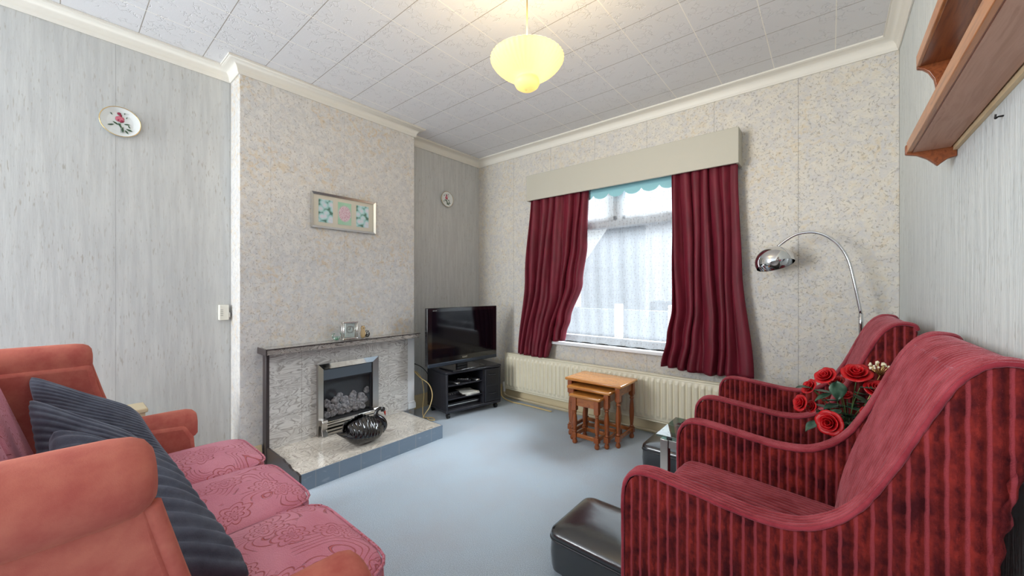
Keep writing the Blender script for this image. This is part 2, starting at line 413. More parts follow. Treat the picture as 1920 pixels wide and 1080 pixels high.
def lathe(bm, prof, seg=24, c=(0, 0, 0), fn=None, cap=True):
    rs = []
    for r, z in prof:
        ring = []
        for i in range(seg):
            a = 2*PI*i/seg; rr = r * (fn(a, z) if fn else 1)
            ring.append((c[0]+rr*math.cos(a), c[1]+rr*math.sin(a), c[2]+z))
        rs.append(ring)
    rings(bm, rs, True, cap)
def tube(bm, pts, r, seg=8, caps=True, flat=None):
    pts = [Vector(p) for p in pts]; rs = []; up = None
    for i, p in enumerate(pts):
        d = (pts[min(i+1, len(pts)-1)] - pts[max(i-1, 0)]).normalized()
        if up is None:
            up = Vector((0, 0, 1)) if abs(d.z) < .9 else Vector((1, 0, 0))
        s = d.cross(up).normalized(); up = s.cross(d).normalized()
        rr = r[i] if isinstance(r, (list, tuple)) else r
        rs.append([p + (s*math.cos(2*PI*k/seg) + up*math.sin(2*PI*k/seg)*(flat or 1)) * rr for k in range(seg)])
    rings(bm, rs, True, caps)
def spline(pts, k=8):
    P_ = [Vector(p) for p in pts]; P_ = [2*P_[0]-P_[1]] + P_ + [2*P_[-1]-P_[-2]]; out = []
    for i in range(1, len(P_)-2):
        a, b, c, d = P_[i-1:i+3]
        for j in range(k):
            t = j/k
            out.append(.5*((2*b)+(c-a)*t+(2*a-5*b+4*c-d)*t*t+(3*b-a-3*c+d)*t**3))
    out.append(P_[-2]); return out
def grid(bm, nu, nv, fn):
    vs = [[bm.verts.new(fn(i/nu, j/nv)) for j in range(nv+1)] for i in range(nu+1)]
    for i in range(nu):
        for j in range(nv):
            bm.faces.new([vs[i][j], vs[i+1][j], vs[i+1][j+1], vs[i][j+1]])
    return vs
def ico(bm, c, r, sub=2, sc_=(1, 1, 1), jit=0, seed=0):
    res = bmesh.ops.create_icosphere(bm, subdivisions=sub, radius=1)
    for v in res['verts']:
        d = 1 + (jit * mnoise.noise(v.co*1.7 + Vector((seed*3.1, seed, 0))) if jit else 0)
        v.co = Vector((v.co.x*sc_[0], v.co.y*sc_[1], v.co.z*sc_[2]))*r*d + Vector(c)
def thing(name, label, cat, loc=(0, 0, 0), rz=0, group=None):
    o = bpy.data.objects.new(name, None); COL.objects.link(o); o.empty_display_size = .05
    o.location = loc; o.rotation_euler = (0, 0, rz)
    return tag(o, label, cat, group)
def tag(o, label, cat, group=None):
    o['label'] = label; o['category'] = cat
    if group: o['group'] = group
    return o
def struct(name, bm, mat, **k):
    o = finish(name, bm, mat, **k); o['kind'] = 'structure'; return o
def copy_tree(o, parent=None):
    c = o.copy(); COL.objects.link(c)
    if parent is not None: c.parent = parent
    for ch in list(o.children): copy_tree(ch, c)
    return c
def text_mesh(name, s, size, mat, parent, loc, rot, depth=.0006):
    cu = bpy.data.curves.new(name, 'FONT'); cu.body = s; cu.size = size; cu.extrude = depth; cu.align_x = 'CENTER'; cu.align_y = 'CENTER'
    t = bpy.data.objects.new(name+'_tmp', cu); COL.objects.link(t)
    me = bpy.data.meshes.new_from_object(t.evaluated_get(bpy.context.evaluated_depsgraph_get()))
    bpy.data.objects.remove(t)
    me.materials.clear(); me.materials.append(M[mat])
    o = bpy.data.objects.new(name, me); COL.objects.link(o); o.parent = parent; o.location = loc; o.rotation_euler = rot
    return o

# ------------------------------------------------------------------ room shell
XL, XC, XR, YW, ZC, YB = -3.074, -2.89, .308, 3.10, 2.608, -1.8
C0, C1 = .755, 2.087
struct('floor', boxes(((XL-.15, YB-.1, -.1), (XR+.15, YW+.02, 0))), 'carpet', smooth=False)
struct('ceiling', boxes(((XL-.15, YB-.1, ZC), (XR+.15, YW+.3, ZC+.1))), 'ceiling', smooth=False)
struct('wall_left', boxes(((XL-.15, YB, 0), (XL, YW+.25, ZC))), 'left_paper', smooth=False)
struct('wall_right', boxes(((XR, YB, 0), (XR+.15, YW+.25, ZC))), 'right_paper', smooth=False)
struct('wall_chimney', boxes(((XL+.0005, C0, 0), (XC, C1, ZC))), 'chimney_paper', bevel=.004)
WX0, WX1, WZ0, WZ1 = -2.08, -.72, .66, 2.16
bm = bmesh.new()
for a, b in (((XL, YW, 0), (WX0, YW+.25, ZC)), ((WX1, YW, 0), (XR, YW+.25, ZC)), ((WX0, YW, 0), (WX1, YW+.25, WZ0)), ((WX0, YW, WZ1), (WX1, YW+.25, ZC))): box(bm, a, b)
struct('wall_window', bm, 'window_paper', smooth=False)
# cove: polygon path around the room with the chimney breast
def cove_path(off):
    return [(XL+off, YB), (XL+off, C0-off), (XC+off, C0-off), (XC+off, C1+off), (XL+off, C1+off), (XL+off, YW-off), (XR-off, YW-off), (XR-off, YB)]
bm = bmesh.new()
prof = [(.001, .078), (.007, .078), (.009, .072)]
for k in range(9):
    a = R(90*k/8); prof.append((.013+.052*(1-math.cos(a)) , .068-.052*math.sin(a)))
prof += [(.068, .012), (.074, .012), (.074, .001), (.001, .001)]
rs = []
for off, dz in prof: rs.append([(x, y, ZC-dz) for x, y in cove_path(off)])
rings(bm, rs, closed=False)
struct('trim_1', bm, 'cream', angle=50)
# skirting boards
def skirting(name, p0, p1, nrm, mat='skirt', h=.13):
    bm = bmesh.new()
    pr = [(0, 0), (.018, 0), (.018, h-.035), (.013, h-.025), (.012, h-.012), (.005, h), (0, h)]
    prism(bm, pr, lambda p, d: (p0[0]+(p1[0]-p0[0])*d+nrm[0]*(p[0]+.0004), p0[1]+(p1[1]-p0[1])*d+nrm[1]*(p[0]+.0004), p[1]), 0, 1)
    struct(name, bm, mat, bevel=.002)
skirting('baseboard_left', (XL, YB), (XL, C0), (1, 0))
skirting('baseboard_chimney', (XC, C0-.018), (XC, .878), (1, 0))
skirting('baseboard_chimney_side', (XL+.02, C0), (XC, C0), (0, -1))
skirting('baseboard_alcove', (XL, C1+.02), (XL, YW), (1, 0))
skirting('baseboard_window', (XL+.02, YW), (XR-.02, YW), (0, -1))
skirting('baseboard_right', (XR, YW), (XR, YB), (-1, 0), 'rim_dark')

# ------------------------------------------------------------------ window
bm = boxes(((WX0, 3.17, WZ0), (WX0+.06, 3.24, WZ1)), ((WX1-.06, 3.17, WZ0), (WX1, 3.24, WZ1)), ((WX0, 3.17, WZ1-.06), (WX1, 3.24, WZ1)),
           ((WX0, 3.17, WZ0), (WX1, 3.24, WZ0+.06)), ((WX0, 3.165, 1.705), (WX1, 3.24, 1.765)), ((-1.44, 3.17, 1.765), (-1.385, 3.24, WZ1)))
win = struct('window_1', boxes(((WX0+.03, 3.205, WZ0+.03), (WX1-.03, 3.211, WZ1-.03))), 'glass', smooth=False)
fr = finish('window_frame', bm, 'white', win, bevel=.004)
bm = bmesh.new()
for x0, x1 in ((WX0+.06, -1.44), (-1.385, WX1-.06)):
    for a, b in (((x0, 3.16, 1.765), (x0+.03, 3.2, WZ1-.06)), ((x1-.03, 3.16, 1.765), (x1, 3.2, WZ1-.06)), ((x0, 3.16, 1.765), (x1, 3.2, 1.80)), ((x0, 3.16, WZ1-.09), (x1, 3.2, WZ1-.06))): box(bm, a, b)
finish('vent_sash', bm, 'white', win, bevel=.003)
struct('trim_2', boxes(((WX0-.03, 3.035, .632), (WX1+.03, 3.17, .66))), 'white', bevel=.006)

# voile net over the window, its hem lying on the sill
bm = bmesh.new()
def vo(u, v):
    x = WX0+.02 + u*(WX1-WX0-.04); z = 2.11 - v*1.437
    y = 3.118 + .004*math.sin(u*70+math.sin(v*4)) + .004*math.sin(u*31+2)
    if v > .95:
        k = (v-.95)/.05; y -= .05*k; z = 2.11-.95*1.437 - (1.437*.05)*k*.98 + .004*math.sin(u*50)*k
    return (x, y, max(z, .668))
grid(bm, 150, 60, vo)
tag(finish('net_curtain', bm, 'voile', angle=180), 'white dotted net curtain hanging across the window to the sill', 'net curtain')
# scalloped pale blue blind edge
bm = bmesh.new()
top, n_ = [], 72
xa, xb = WX0+.03, WX1-.03
pts_b = []
for i in range(n_+1):
    u = i/n_; x = xa+(xb-xa)*u; s = (u*9) % 1
    pts_b.append((x, 1.985 - .038*math.sin(PI*s)**.6))
prism(bm, [(xb, 2.13), (xa, 2.13)] + pts_b, lambda p, d: (p[0], 3.068+d*.004, p[1]), 0, 1)
tag(finish('window_blind', bm, 'blue_blind', smooth=False), 'rolled pale blue blind with a scalloped hem under the pelmet', 'blind')

# pelmet
t = thing('curtain_pelmet', 'long greyish cream box pelmet above the red curtains', 'pelmet', (-1.378, YW, 2.014))
finish('front_board', boxes(((-.905, -.14, 0), (.905, -.122, .245))), 'pelmet', t, bevel=.003)
finish('top_board', boxes(((-.905, -.122, .227), (.905, -.0005, .245))), 'pelmet', t, bevel=.002)
finish('end_board', boxes(((-.905, -.122, 0), (-.887, -.0005, .227))), 'pelmet', t, bevel=.002)
finish('end_board', boxes(((.887, -.122, 0), (.905, -.0005, .227))), 'pelmet', t, bevel=.002)

# curtains
def lerp_pts(pts, t):
    for (a, va), (b, vb) in zip(pts, pts[1:]):
        if t <= b:
            k = (t-a)/(b-a); k = k*k*(3-2*k)
            return va + (vb-va)*k
    return pts[-1][1]
def curtain(name, label, xl, xr, zb, depth, folds, seed):
    rnd = random.Random(seed)
    ph = [rnd.uniform(-1.1, 1.1) for _ in range(folds+2)]; am = [rnd.uniform(.35, 1.25) for _ in range(folds+2)]
    bm = bmesh.new()
    def fn(u, v):
        a, b = lerp_pts(xl, v), lerp_pts(xr, v)
        uu = u + .018*math.sin(2*PI*(u*2.3+v*.7)+seed)
        x = a + (b-a)*uu
        q = u*folds; i = int(min(q, folds-1)); f = q-i
        wob = .35*math.sin(v*3.1+i*1.7+seed)*v
        amp = (.024 + .020*v)*(am[i]*(1-f)+am[i+1]*f)
        y = amp*math.sin(2*PI*q + wob*2 + ph[i]*(1-f)+ph[i+1]*f) + .0022*math.sin(2*PI*q*2.6+v*2)
        x += .010*math.cos(2*PI*q + wob*2)*(1-.3*v)
        zend = lerp_pts(zb, u)
        z = 2.06 + (zend-2.06)*v
        return (x, 3.02 + depth(u, v) + y*.9 - .01, z)
    grid(bm, folds*14, 60, fn)
    return tag(finish(name, bm, 'curtain', angle=180, solid=.003), label, 'curtain', None)
curtain('window_curtain', 'dark red curtain on the left of the window nearer the television',
        [(0, -2.27), (.5, -2.33), (1, -2.42)], [(0, -1.645), (.35, -1.675), (.6, -1.73), (.85, -1.85), (.95, -1.89), (1, -1.90)],
        [(0, .51), (.55, .50), (.72, .51), (.76, .66), (1, .674)], lambda u, v: (.02*max(0, u-.6)/.4 - .045*max(0, v-.6)*(u < .74)), 7, 3)
curtain('window_curtain', 'dark red curtain on the right of the window beside the arc lamp',
        [(0, -.94), (.4, -.925), (.7, -.915), (.85, -.95), (1, -.995)], [(0, -.49), (.5, -.465), (1, -.405)],
        [(0, .565), (.5, .545), (1, .56)], lambda u, v: -.05*max(0, v-.6)+.0*u, 7, 8)

# ------------------------------------------------------------------ street outside
o = finish('street_pavement', boxes(((-16, 3.4, -.5), (14, 30, -.4))), 'street', smooth=False); o['kind'] = 'structure'
t = thing('street_house', 'pale house across the street seen faintly through the net curtain', 'house', (-3.5, 15, -.4))
finish('house_wall', boxes(((-5, 0, 0), (4.5, .3, 2.3))), 'render_wall', t, smooth=False)
bm = bmesh.new(); prism(bm, [(0, 2.3), (0, 2.5), (3, 4.8), (3, 4.5)], lambda p, d: (-5+9.5*d, p[0], p[1]), 0, 1)
finish('roof', bm, 'roof', t, smooth=False)
tag(finish('garden_wall', boxes(((-8, 7.4, -.4), (2, 7.6, .72))), 'render_wall', smooth=False), 'low pale wall outside the window behind the white posts', 'wall')
for x in (-2.4, -1.63):
    bm = boxes(((x-.05, 5.3, -.4), (x+.05, 5.4, .93)))
    tag(finish('garden_post', bm, 'post', bevel=.01), 'left white post outside, seen through the net curtain' if x < -2 else 'right white post outside, seen through the net curtain', 'post', 'white posts outside the window')

# ------------------------------------------------------------------ radiator and pipes
t = thing('radiator', 'long cream panel radiator under the window', 'radiator', (0, 0, 0))
bm = bmesh.new()
X0, X1 = -2.60, -.44; pitch = .0455; nf = int((X1-X0-.06)/pitch)
def rad(u, v):
    x = X0+.03+u*(nf*pitch); k = (x-X0-.03)/pitch % 1
    prof_ = max(0, min(1, (abs(k-.5)-.14)/.12))
    edge = max(0, min(1, (v-.07)/.03))*max(0, min(1, (.93-v)/.03))
    return (x, 3.003 - .012*prof_*edge, .13+.35*v)
vs = grid(bm, nf*8, 28, rad)
finish('front_panel', bm, 'radiator', t, angle=60, solid=.002)
finish('panel_rim', boxes(((X0, 3.0, .118), (X0+.03, 3.012, .495)), ((X0+.03+nf*pitch, 3.0, .118), (X1, 3.012, .495)), ((X0+.03, 2.998, .48), (X1, 3.012, .495)), ((X0+.03, 3.0, .118), (X1, 3.012, .13))), 'radiator', t, bevel=.004)
finish('back_panel', boxes(((X0+.005, 3.045, .125), (X1-.005, 3.05, .49))), 'radiator', t, bevel=.002)
finish('top_grille', boxes(*[((X0+.01, 3.014, .484), (X1-.01, 3.044, .488))]), 'radiator', t)
finish('side_cover', boxes(((X0-.002, 3.012, .125), (X0+.002, 3.045, .49))), 'radiator', t)
finish('side_cover', boxes(((X1-.002, 3.012, .125), (X1+.002, 3.045, .49))), 'radiator', t)
for x in (X0+.25, X1-.25):
    finish('bracket', boxes(((x-.015, 3.05, .2), (x+.015, 3.0995, .46))), 'radiator', t)
bm = bmesh.new(); lathe(bm, [(.012, 0), (.012, .05), (.016, .05), (.018, .09), (.013, .1)], 14, (X0-.03, 3.03, .08)); tube(bm, [(X0-.03, 3.03, .15), (X0+.01, 3.03, .15)], .01)
finish('valve', bm, 'white', t, angle=50)
bm = bmesh.new(); tube(bm, spline([(X0-.03, 3.03, .09), (X0-.025, 3.035, .05), (X0+.05, 3.04, .035), (X0+.3, 3.04, .033), (X1-.1, 3.04, .033), (X1+.02, 3.04, .05), (X1+.03, 3.035, .12)], 6), .0085, 10)
tag(finish('heating_pipe', bm, 'pipe', angle=180), 'cream painted heating pipe running along the skirting under the radiator', 'pipe')

# ------------------------------------------------------------------ fireplace
t = thing('fireplace', 'grey marbled tile fireplace surround with raised slate-edged hearth', 'fireplace', (0, 0, 0))
SX = -2.83
bm = boxes(((XC+.0005, .905, .1), (SX, 1.205, .735)), ((XC+.0005, 1.672, .1), (SX, 1.975, .735)), ((XC+.0005, 1.205, .61), (SX, 1.672, .735)))
finish('tile_panel', bm, 'marble', t, smooth=False)
finish('side_edge', boxes(((XC+.0005, .884, .0), (SX+.002, .905, .735))), 'rim_dark', t, bevel=.003)
finish('mantel_shelf', boxes(((XC+.0005, .86, .736), (-2.735, 2.03, .772))), 'mantel_tile', t, bevel=.003)
finish('mantel_edge', boxes(((XC+.0005, .853, .7355), (-2.73, .86, .775)), ((-2.735, .86, .769), (-2.729, 2.035, .775))), 'rim_dark', t)
hx = -2.31
finish('hearth_top', boxes(((XC+.0005, .9, .085), (hx-.006, 1.925, .1))), 'marble_hearth', t, smooth=False)
finish('hearth_riser', boxes(((hx-.006, .9, 0), (hx, 1.93, .1)), ((XC+.0005, 1.925, 0), (hx-.006, 1.931, .1))), 'slate', t, smooth=False)
bm = bmesh.new()
zs = [(XC+.0005, .0), (hx, 0), (hx, .098), (-2.36, .104), (-2.4, .098), (-2.44, .101), (-2.47, .114), (-2.52, .112), (-2.56, .122), (-2.62, .12), (XC+.0005, .122)]
prism(bm, zs, lambda p, d: (p[0], .888+.012*d, p[1]), 0, 1)
finish('hearth_side', bm, 'rim_dark', t, smooth=False)
t = thing('door_frame_plinth', 'narrow white painted upright strip with plinth at right of fireplace', 'trim', (0, 0, 0))
finish('strip', boxes(((XC+.0005, 1.979, .13), (SX-.008, 2.05, .734))), 'white', t, bevel=.002)
finish('plinth', boxes(((XC+.0005, 1.979, .101), (SX+.002, 2.06, .15)), ((XC+.0005, 1.985, .15), (SX-.003, 2.055, .165))), 'white', t, bevel=.003)
t.name = 'upright_strip'

# gas fire
t = thing('gas_fire', 'chrome framed gas fire with fake coals set in the tiled fireplace', 'gas fire', (SX, 1.44, .1))
def lb(*bs): return boxes(*bs)
finish('back_box', lb(((-.045, -.225, .005), (-.04, .225, .5)), ((-.045, -.225, .0), (0, -.22, .5)), ((-.045, .22, .0), (0, .225, .5)), ((-.045, -.225, 0), (0, .225, .008))), 'firebox', t, smooth=False)
bm = bmesh.new()
yo, zo, w_ = .236, .517, .042
def fquad(a, b, c, d, x0=.032, x1=.008):
    pts = [(x0, *a), (x0, *b), (x1+.01, *c), (x1+.01, *d)]; base = [(0.0005, *a), (0.0005, *b), (0.0005, *c), (0.0005, *d)]
    A = [bm.verts.new(p) for p in pts]; B = [bm.verts.new(p) for p in base]
    bm.faces.new(A); bm.faces.new(B[::-1])
    for i in range(4): bm.faces.new([A[i], A[(i+1) % 4], B[(i+1) % 4], B[i]])
fquad((-yo, zo), (yo, zo), (yo-w_, zo-w_), (-yo+w_, zo-w_))
finish('frame_top', bm, 'chrome', t, smooth=False)
for s in (-1, 1):
    bm = bmesh.new(); fquad((s*yo, 0), (s*yo, zo), (s*(yo-w_), zo-w_), (s*(yo-w_), 0))
    finish('frame_side', bm, 'steel', t, smooth=False)
finish('hood_panel', lb(((-.008, -.192, .392), (.008, .192, .468))), 'grey_metal', t, bevel=.002)
finish('inner_frame', lb(((-.01, -.194, .10), (.004, -.182, .392)), ((-.01, .178, .10), (.004, .194, .392)), ((-.01, -.182, .380), (.004, .182, .392)), ((-.01, -.194, .468), (.004, .194, .476))), 'black', t)
finish('fire_glass', lb(((-.004, -.182, .10), (-.001, .182, .380))), 'fire_glass', t, smooth=False)
rnd = random.Random(4)
cid = 0
for row, (zz, xx, cnt) in enumerate([(.128, -.030, 6), (.170, -.031, 6), (.212, -.032, 5), (.245, -.032, 3)]):
    for i in range(cnt):
        y = -.155 + .31*(i+.5*(row % 2)+.1)/max(cnt-.3, 1) + rnd.uniform(-.006, .006)
        if row == 3: y += .03
        bm = bmesh.new(); r = rnd.uniform(.029, .035) if row < 3 else .026
        ico(bm, (0, 0, 0), r, 3, (.72, 1, .92), .35, cid)
        c = finish('coal', bm, 'coal', t, angle=25); c.location = (xx, y, zz+rnd.uniform(-.006, .006)); c.rotation_euler = (rnd.uniform(0, 1), 0, 0); cid += 1
bm = bmesh.new()
def bar(z, x, h, rr=.0):
    prism(bm, [(x-.006, z-h/2), (x+.004, z-h/2), (x+.006, z), (x+.004, z+h/2), (x-.006, z+h/2)], lambda p, d: (p[0], -.19+.38*d, p[1]), 0, 1)
bar(.09, .058, .022)
finish('grate_rail', bm, 'silver', t, bevel=.002)
for z in (.062, .035, .012):
    bm = bmesh.new(); bar(z, .05, .014); finish('grate_bar', bm, 'steel', t, bevel=.002)
for s in (-1, 1):
    bm = bmesh.new(); prism(bm, [(.0, .115), (.056, .115), (.064, .10), (.056, .085), (.05, .05), (.055, .03), (.066, .0), (.048, .0), (.044, .04), (.04, .07), (.0, .08)], lambda p, d: (p[0], s*.2-.02+.04*d, p[1]), 0, 1)
    finish('grate_leg', bm, 'steel', t, bevel=.003)
finish('fire_bed', lb(((-.035, -.19, .085), (.045, .19, .1))), 'firebox', t)

# black swan planter, facing the window (+Y)
t = thing('swan_ornament', 'glossy black ceramic swan with a red beak on the hearth', 'ornament', (-2.455, 1.355, .1))
bm = bmesh.new(); rs = []
for k in range(25):
    a = k/24; y = -.145+.30*a
    wd = .086*max(.02, math.sin(PI*min(1, a*.86+.10)))**.75
    zlo = .004 + (.085*max(0, 1-a/.33)**1.6) + .05*max(0, (a-.8)/.2)**2
    zhi = .162 - .035*(1-a)*0 - (.055*max(0, (a-.78)/.22)**2) if a > .25 else .10+.035*(a/.25)
    if k in (0, 24): wd *= .35
    cz, hz = (zlo+zhi)/2, max((zhi-zlo)/2, .008)
    rs.append([(wd*math.cos(q), y, cz+hz*math.sin(q)) for q in [2*PI*i/24 for i in range(24)]])
rings(bm, rs)
finish('body', bm, 'swan', t, angle=60)
bm = bmesh.new()
tube(bm, spline([(0, .125, .055), (0, .150, .085), (0, .135, .125), (0, .105, .155), (0, .095, .18), (0, .108, .203), (0, .130, .208), (0, .148, .198), (0, .160, .182)], 6),
     [r for r in [.034*(1-i/70)+.0 if i < 10 else max(.0125, .030-.0011*(i-10)) for i in range(40)] + [.016, .018, .019, .018, .016, .014, .012, .010, .008]], 14)
finish('neck', bm, 'swan', t, angle=180)
bm = bmesh.new(); tube(bm, [(0, .150, .194), (0, .162, .180), (0, .166, .165), (0, .167, .15)], [.011, .0105, .007, .003], 10, flat=.8)
finish('beak', bm, 'red_beak', t, angle=180)
bm = bmesh.new(); ico(bm, (0, -.02, .135), .05, 3, (1.15, 1.75, .75))
finish('back', bm, 'swan', t, angle=180)
for s in (-1, 1):
    bm = bmesh.new()
    def wing(u, v, s=s):
        y = .085 - .19*u*(1+.1*v); q = v
        base = .078*math.sin(PI*min(1, .16+.70*(1-u)))**.6+.012
        sc_w = abs(math.sin((u*7+v*1.6)*PI))*.006
        x = s*(base*(1-.78*q**2)+.006+sc_w)
        top = .19 - .03*abs(u-.45)*2 + .008*abs(math.sin(u*9*PI)) - .05*max(0, .3-u)
        z = .055 + .02*u + (top-.055-.02*u)*q
        return (x, y, z)
    grid(bm, 72, 12, wing)
    finish('wing', bm, 'swan', t, angle=180, solid=.008)
bm = bmesh.new(); rs = []
for k in range(9):
    a = k/8; rs.append([((.035*(1-a)+.006)*math.cos(q), -.13-.055*a, .095+.028*a**1.3+(.02*(1-a)+.004)*math.sin(q)) for q in [2*PI*i/14 for i in range(14)]])
rings(bm, rs); finish('tail', bm, 'swan', t, angle=60)

# mantel ornaments
t = thing('mantel_clock', 'small silver and glass mantel clock with white dial', 'clock', (-2.80, 1.435, .775), R(-4))
finish('base', boxes(((-.022, -.058, 0), (.022, .058, .012))), 'silver', t, bevel=.003)
finish('top', boxes(((-.022, -.058, .125), (.022, .058, .136))), 'silver', t, bevel=.003)
for y in (-.051, .051):
    for x in (-.016, .016):
        bm = bmesh.new(); tube(bm, [(x, y, .012), (x, y, .125)], .004, 10); finish('pillar', bm, 'silver', t, angle=180)
finish('dial', boxes(((-.004, -.036, .016), (.008, .036, .122))), 'porcelain', t, bevel=.002)
bm = bmesh.new(); lathe(bm, [(.024, 0), (.026, .001), (.026, .002), (.023, .002), (.024, 0)], 28, cap=False); o = finish('chapter_ring', bm, 'steel', t); o.location = (.0085, 0, .076); o.rotation_euler = (0, R(90), 0)
bm = boxes(((.009, -.001, .074), (.010, .001, .094)), ((.009, -.015, .075), (.010, .001, .077)))
finish('hands', bm, 'black', t)
finish('glass_panel', boxes(((.016, -.047, .013), (.017, .047, .124))), 'clear', t, smooth=False)
t = thing('glass_ornament', 'small clear and green glass swan ornament left of the clock', 'ornament', (-2.80, 1.335, .775))
bm = bmesh.new(); ico(bm, (0, 0, .018), .02, 2, (.9, 1.3, .85)); finish('body', bm, 'clear_tint', t, angle=180)
bm = bmesh.new(); tube(bm, spline([(0, -.018, .02), (0, -.03, .035), (0, -.024, .052), (0, -.012, .052)], 5), [.006]*8+[.005]*8, 8); finish('neck', bm, 'clear_tint', t, angle=180)
bm = bmesh.new(); tube(bm, spline([(0, .018, .02), (0, .03, .04), (0, .028, .06)], 5), .004, 8); finish('tail', bm, 'clear_tint', t, angle=180)
bm = bmesh.new(); ico(bm, (0, 0, .014), .011, 2, (1, 1.2, .7)); finish('green_core', bm, plain('green_glass', lin(80, 160, 120), .1), t, angle=180)
t = thing('owl_figurine', 'tiny cream and brown owl figurine right of the clock', 'ornament', (-2.81, 1.548, .775), R(10))
bm = bmesh.new(); lathe(bm, [(.008, 0), (.015, .004), (.019, .02), (.019, .045), (.014, .062), (.016, .07), (.017, .08), (.012, .09), (.003, .094)], 18)
finish('body', bm, plain('owl_cream', lin(206, 178, 132), .35), t, angle=180)
bm = bmesh.new()
for s in (-1, 1): lathe(bm, [(.006, 0), (.004, .006), (.0005, .012)], 8, (0, s*.009, .085)); ico(bm, (.014, s*.006, .078), .0045, 1)
finish('face', bm, plain('owl_brown', lin(74, 52, 36), .4), t, angle=180)
bm = bmesh.new(); ico(bm, (0, 0, .028), .028, 3, (.55, .85, 1))
n = NT('striped_stone'); st = n.math('GREATER_THAN', n.math('SINE', n.math('MULTIPLY', n.noise(n.co(), 16, 1, .5, 1.5), 46)), .2)
tag(finish('round_ornament', bm, n.set(color=n.mix(st, (.02, .02, .02), (.6, .62, .6)), rough=.3), angle=180), 'small round black and white striped ornament beside the owl', 'ornament').location = (-2.82, 1.588, .775)

# picture frame with three prints
t = thing('picture_frame', 'silver picture frame with three flower photographs on the chimney breast', 'picture', (XC, 1.44, 1.737))
hw, hh_ = .253, .13
bm = bmesh.new()
def fr2(a, b, c, d):
    A = [bm.verts.new((.022, *a)), bm.verts.new((.022, *b)), bm.verts.new((.014, *c)), bm.verts.new((.014, *d))]
    B = [bm.verts.new((.001, *p)) for p in (a, b, c, d)]
    bm.faces.new(A); bm.faces.new(B[::-1])
    for i in range(4): bm.faces.new([A[i], A[(i+1) % 4], B[(i+1) % 4], B[i]])
k = .016
fr2((-hw, hh_), (hw, hh_), (hw-k, hh_-k), (-hw+k, hh_-k)); fr2((-hw, -hh_), (hw, -hh_), (hw-k, -hh_+k), (-hw+k, -hh_+k))
fr2((-hw, -hh_), (-hw, hh_), (-hw+k, hh_-k), (-hw+k, -hh_+k)); fr2((hw, -hh_), (hw, hh_), (hw-k, hh_-k), (hw-k, -hh_+k))
finish('frame', bm, 'silver', t, smooth=False)
finish('mount_board', boxes(((.002, -hw+k, -hh_+k), (.008, hw-k, hh_-k))), 'mount', t, smooth=False)
for i, y in enumerate((-.147, -.003, .143)):
    c = finish('photograph', boxes(((-.001, -.052, -.085), (.001, .052, .085))), 'photo_b' if i == 1 else 'photo_a', t, smooth=False); c.location = (.0095, y, 0)
finish('glazing', boxes(((.0115, -hw+k, -hh_+k), (.0125, hw-k, hh_-k))), 'glass', t, smooth=False)

# wall plates
def plate(label, y, z, r, rot, loc_x=XL):
    t = thing('wall_plate', label, 'plate', (loc_x+.004, y, z), 0, 'decorative plates on the left wall')
    t.rotation_euler = (0, R(90), 0)
    bm = bmesh.new(); lathe(bm, [(r*.5, 0), (r*.62, .001), (r*.9, .010), (r*.985, .014), (r*.985, .016), (r*.9, .0125), (r*.66, .0045), (r*.62, .0035), (.001, .003)], 44)
    finish('dish', bm, 'porcelain', t, angle=60)
    bm = bmesh.new(); lathe(bm, [(r*.965, .0135), (r*1.0, .0135), (r*1.005, .016), (r*.985, .018), (r*.96, .0165), (r*.965, .0135)], 44, cap=False); finish('gilt_rim', bm, 'gold', t, angle=180)
    # flower: built in plate plane (local -x up since rotated)
    def P_(a, b, h=.0042): return (-b*r, a*r, h)   # a: right(+Y), b: up(+Z)
    bm = bmesh.new()
    for a, b, q in ((-.08, .18, .17), (.04, .14, .16), (-.02, .28, .15), (.08, .26, .12), (-.14, .26, .1)):
        lathe(bm, [(q*r, 0), (q*r*.7, .0022), (.0004, .003)], 12, P_(a, b))
    finish('painted_rose', bm, 'pink_paint', t, angle=180)
    bm = bmesh.new()
    for a, b, q in ((.06, .08, .09), (-.06, .55, .1), (.02, .45, .07), (-.1, .12, .06)):
        lathe(bm, [(q*r, 0), (q*r*.7, .002), (.0004, .003)], 10, P_(a, b, .0058))
    finish('painted_bud', bm, 'pink_dark', t, angle=180)
    bm = bmesh.new()
    for a, b, ang, L in ((-.45, -.28, 200, .32), (-.22, -.12, 150, .34), (-.02, -.22, 115, .36), (.1, -.42, 80, .3), (.32, -.06, 10, .3), (.42, -.2, -60, .24), (.42, -.42, -20, .34), (.3, -.6, -55, .3), (.12, -.55, -100, .26), (-.42, .45, 130, .16), (.3, .38, 70, .14), (.2, .62, 95, .12)):
        ca, sa = math.cos(R(ang)), math.sin(R(ang)); pts = []
        for uu, ww in ((-.5, 0), (-.2, .13), (.15, .13), (.5, 0), (.15, -.13), (-.2, -.13)):
            pts.append((a+(uu*ca-ww*sa)*L, b+(uu*sa+ww*ca)*L))
        A = [bm.verts.new(P_(*p, .0115 if math.hypot(*p) > .60 else .0064)) for p in pts]; B = [bm.verts.new(P_(*p, .0035)) for p in pts]
        bm.faces.new(A); bm.faces.new(B[::-1])
        for i in range(6): bm.faces.new([A[i], A[(i+1) % 6], B[(i+1) % 6], B[i]])
    tube(bm, [P_(.0, .05, .0045), P_(.02, -.3, .0045), P_(.03, -.7, .0075)], .0009, 6)
    finish('painted_leaves', bm, 'green_paint', t, smooth=False)
    return t
plate('large rose painted plate on the left wall above the sofa', .238, 2.097, .083, 0)
plate('small rose painted plate in the alcove above the television', 2.617, 2.088, .080, 0)

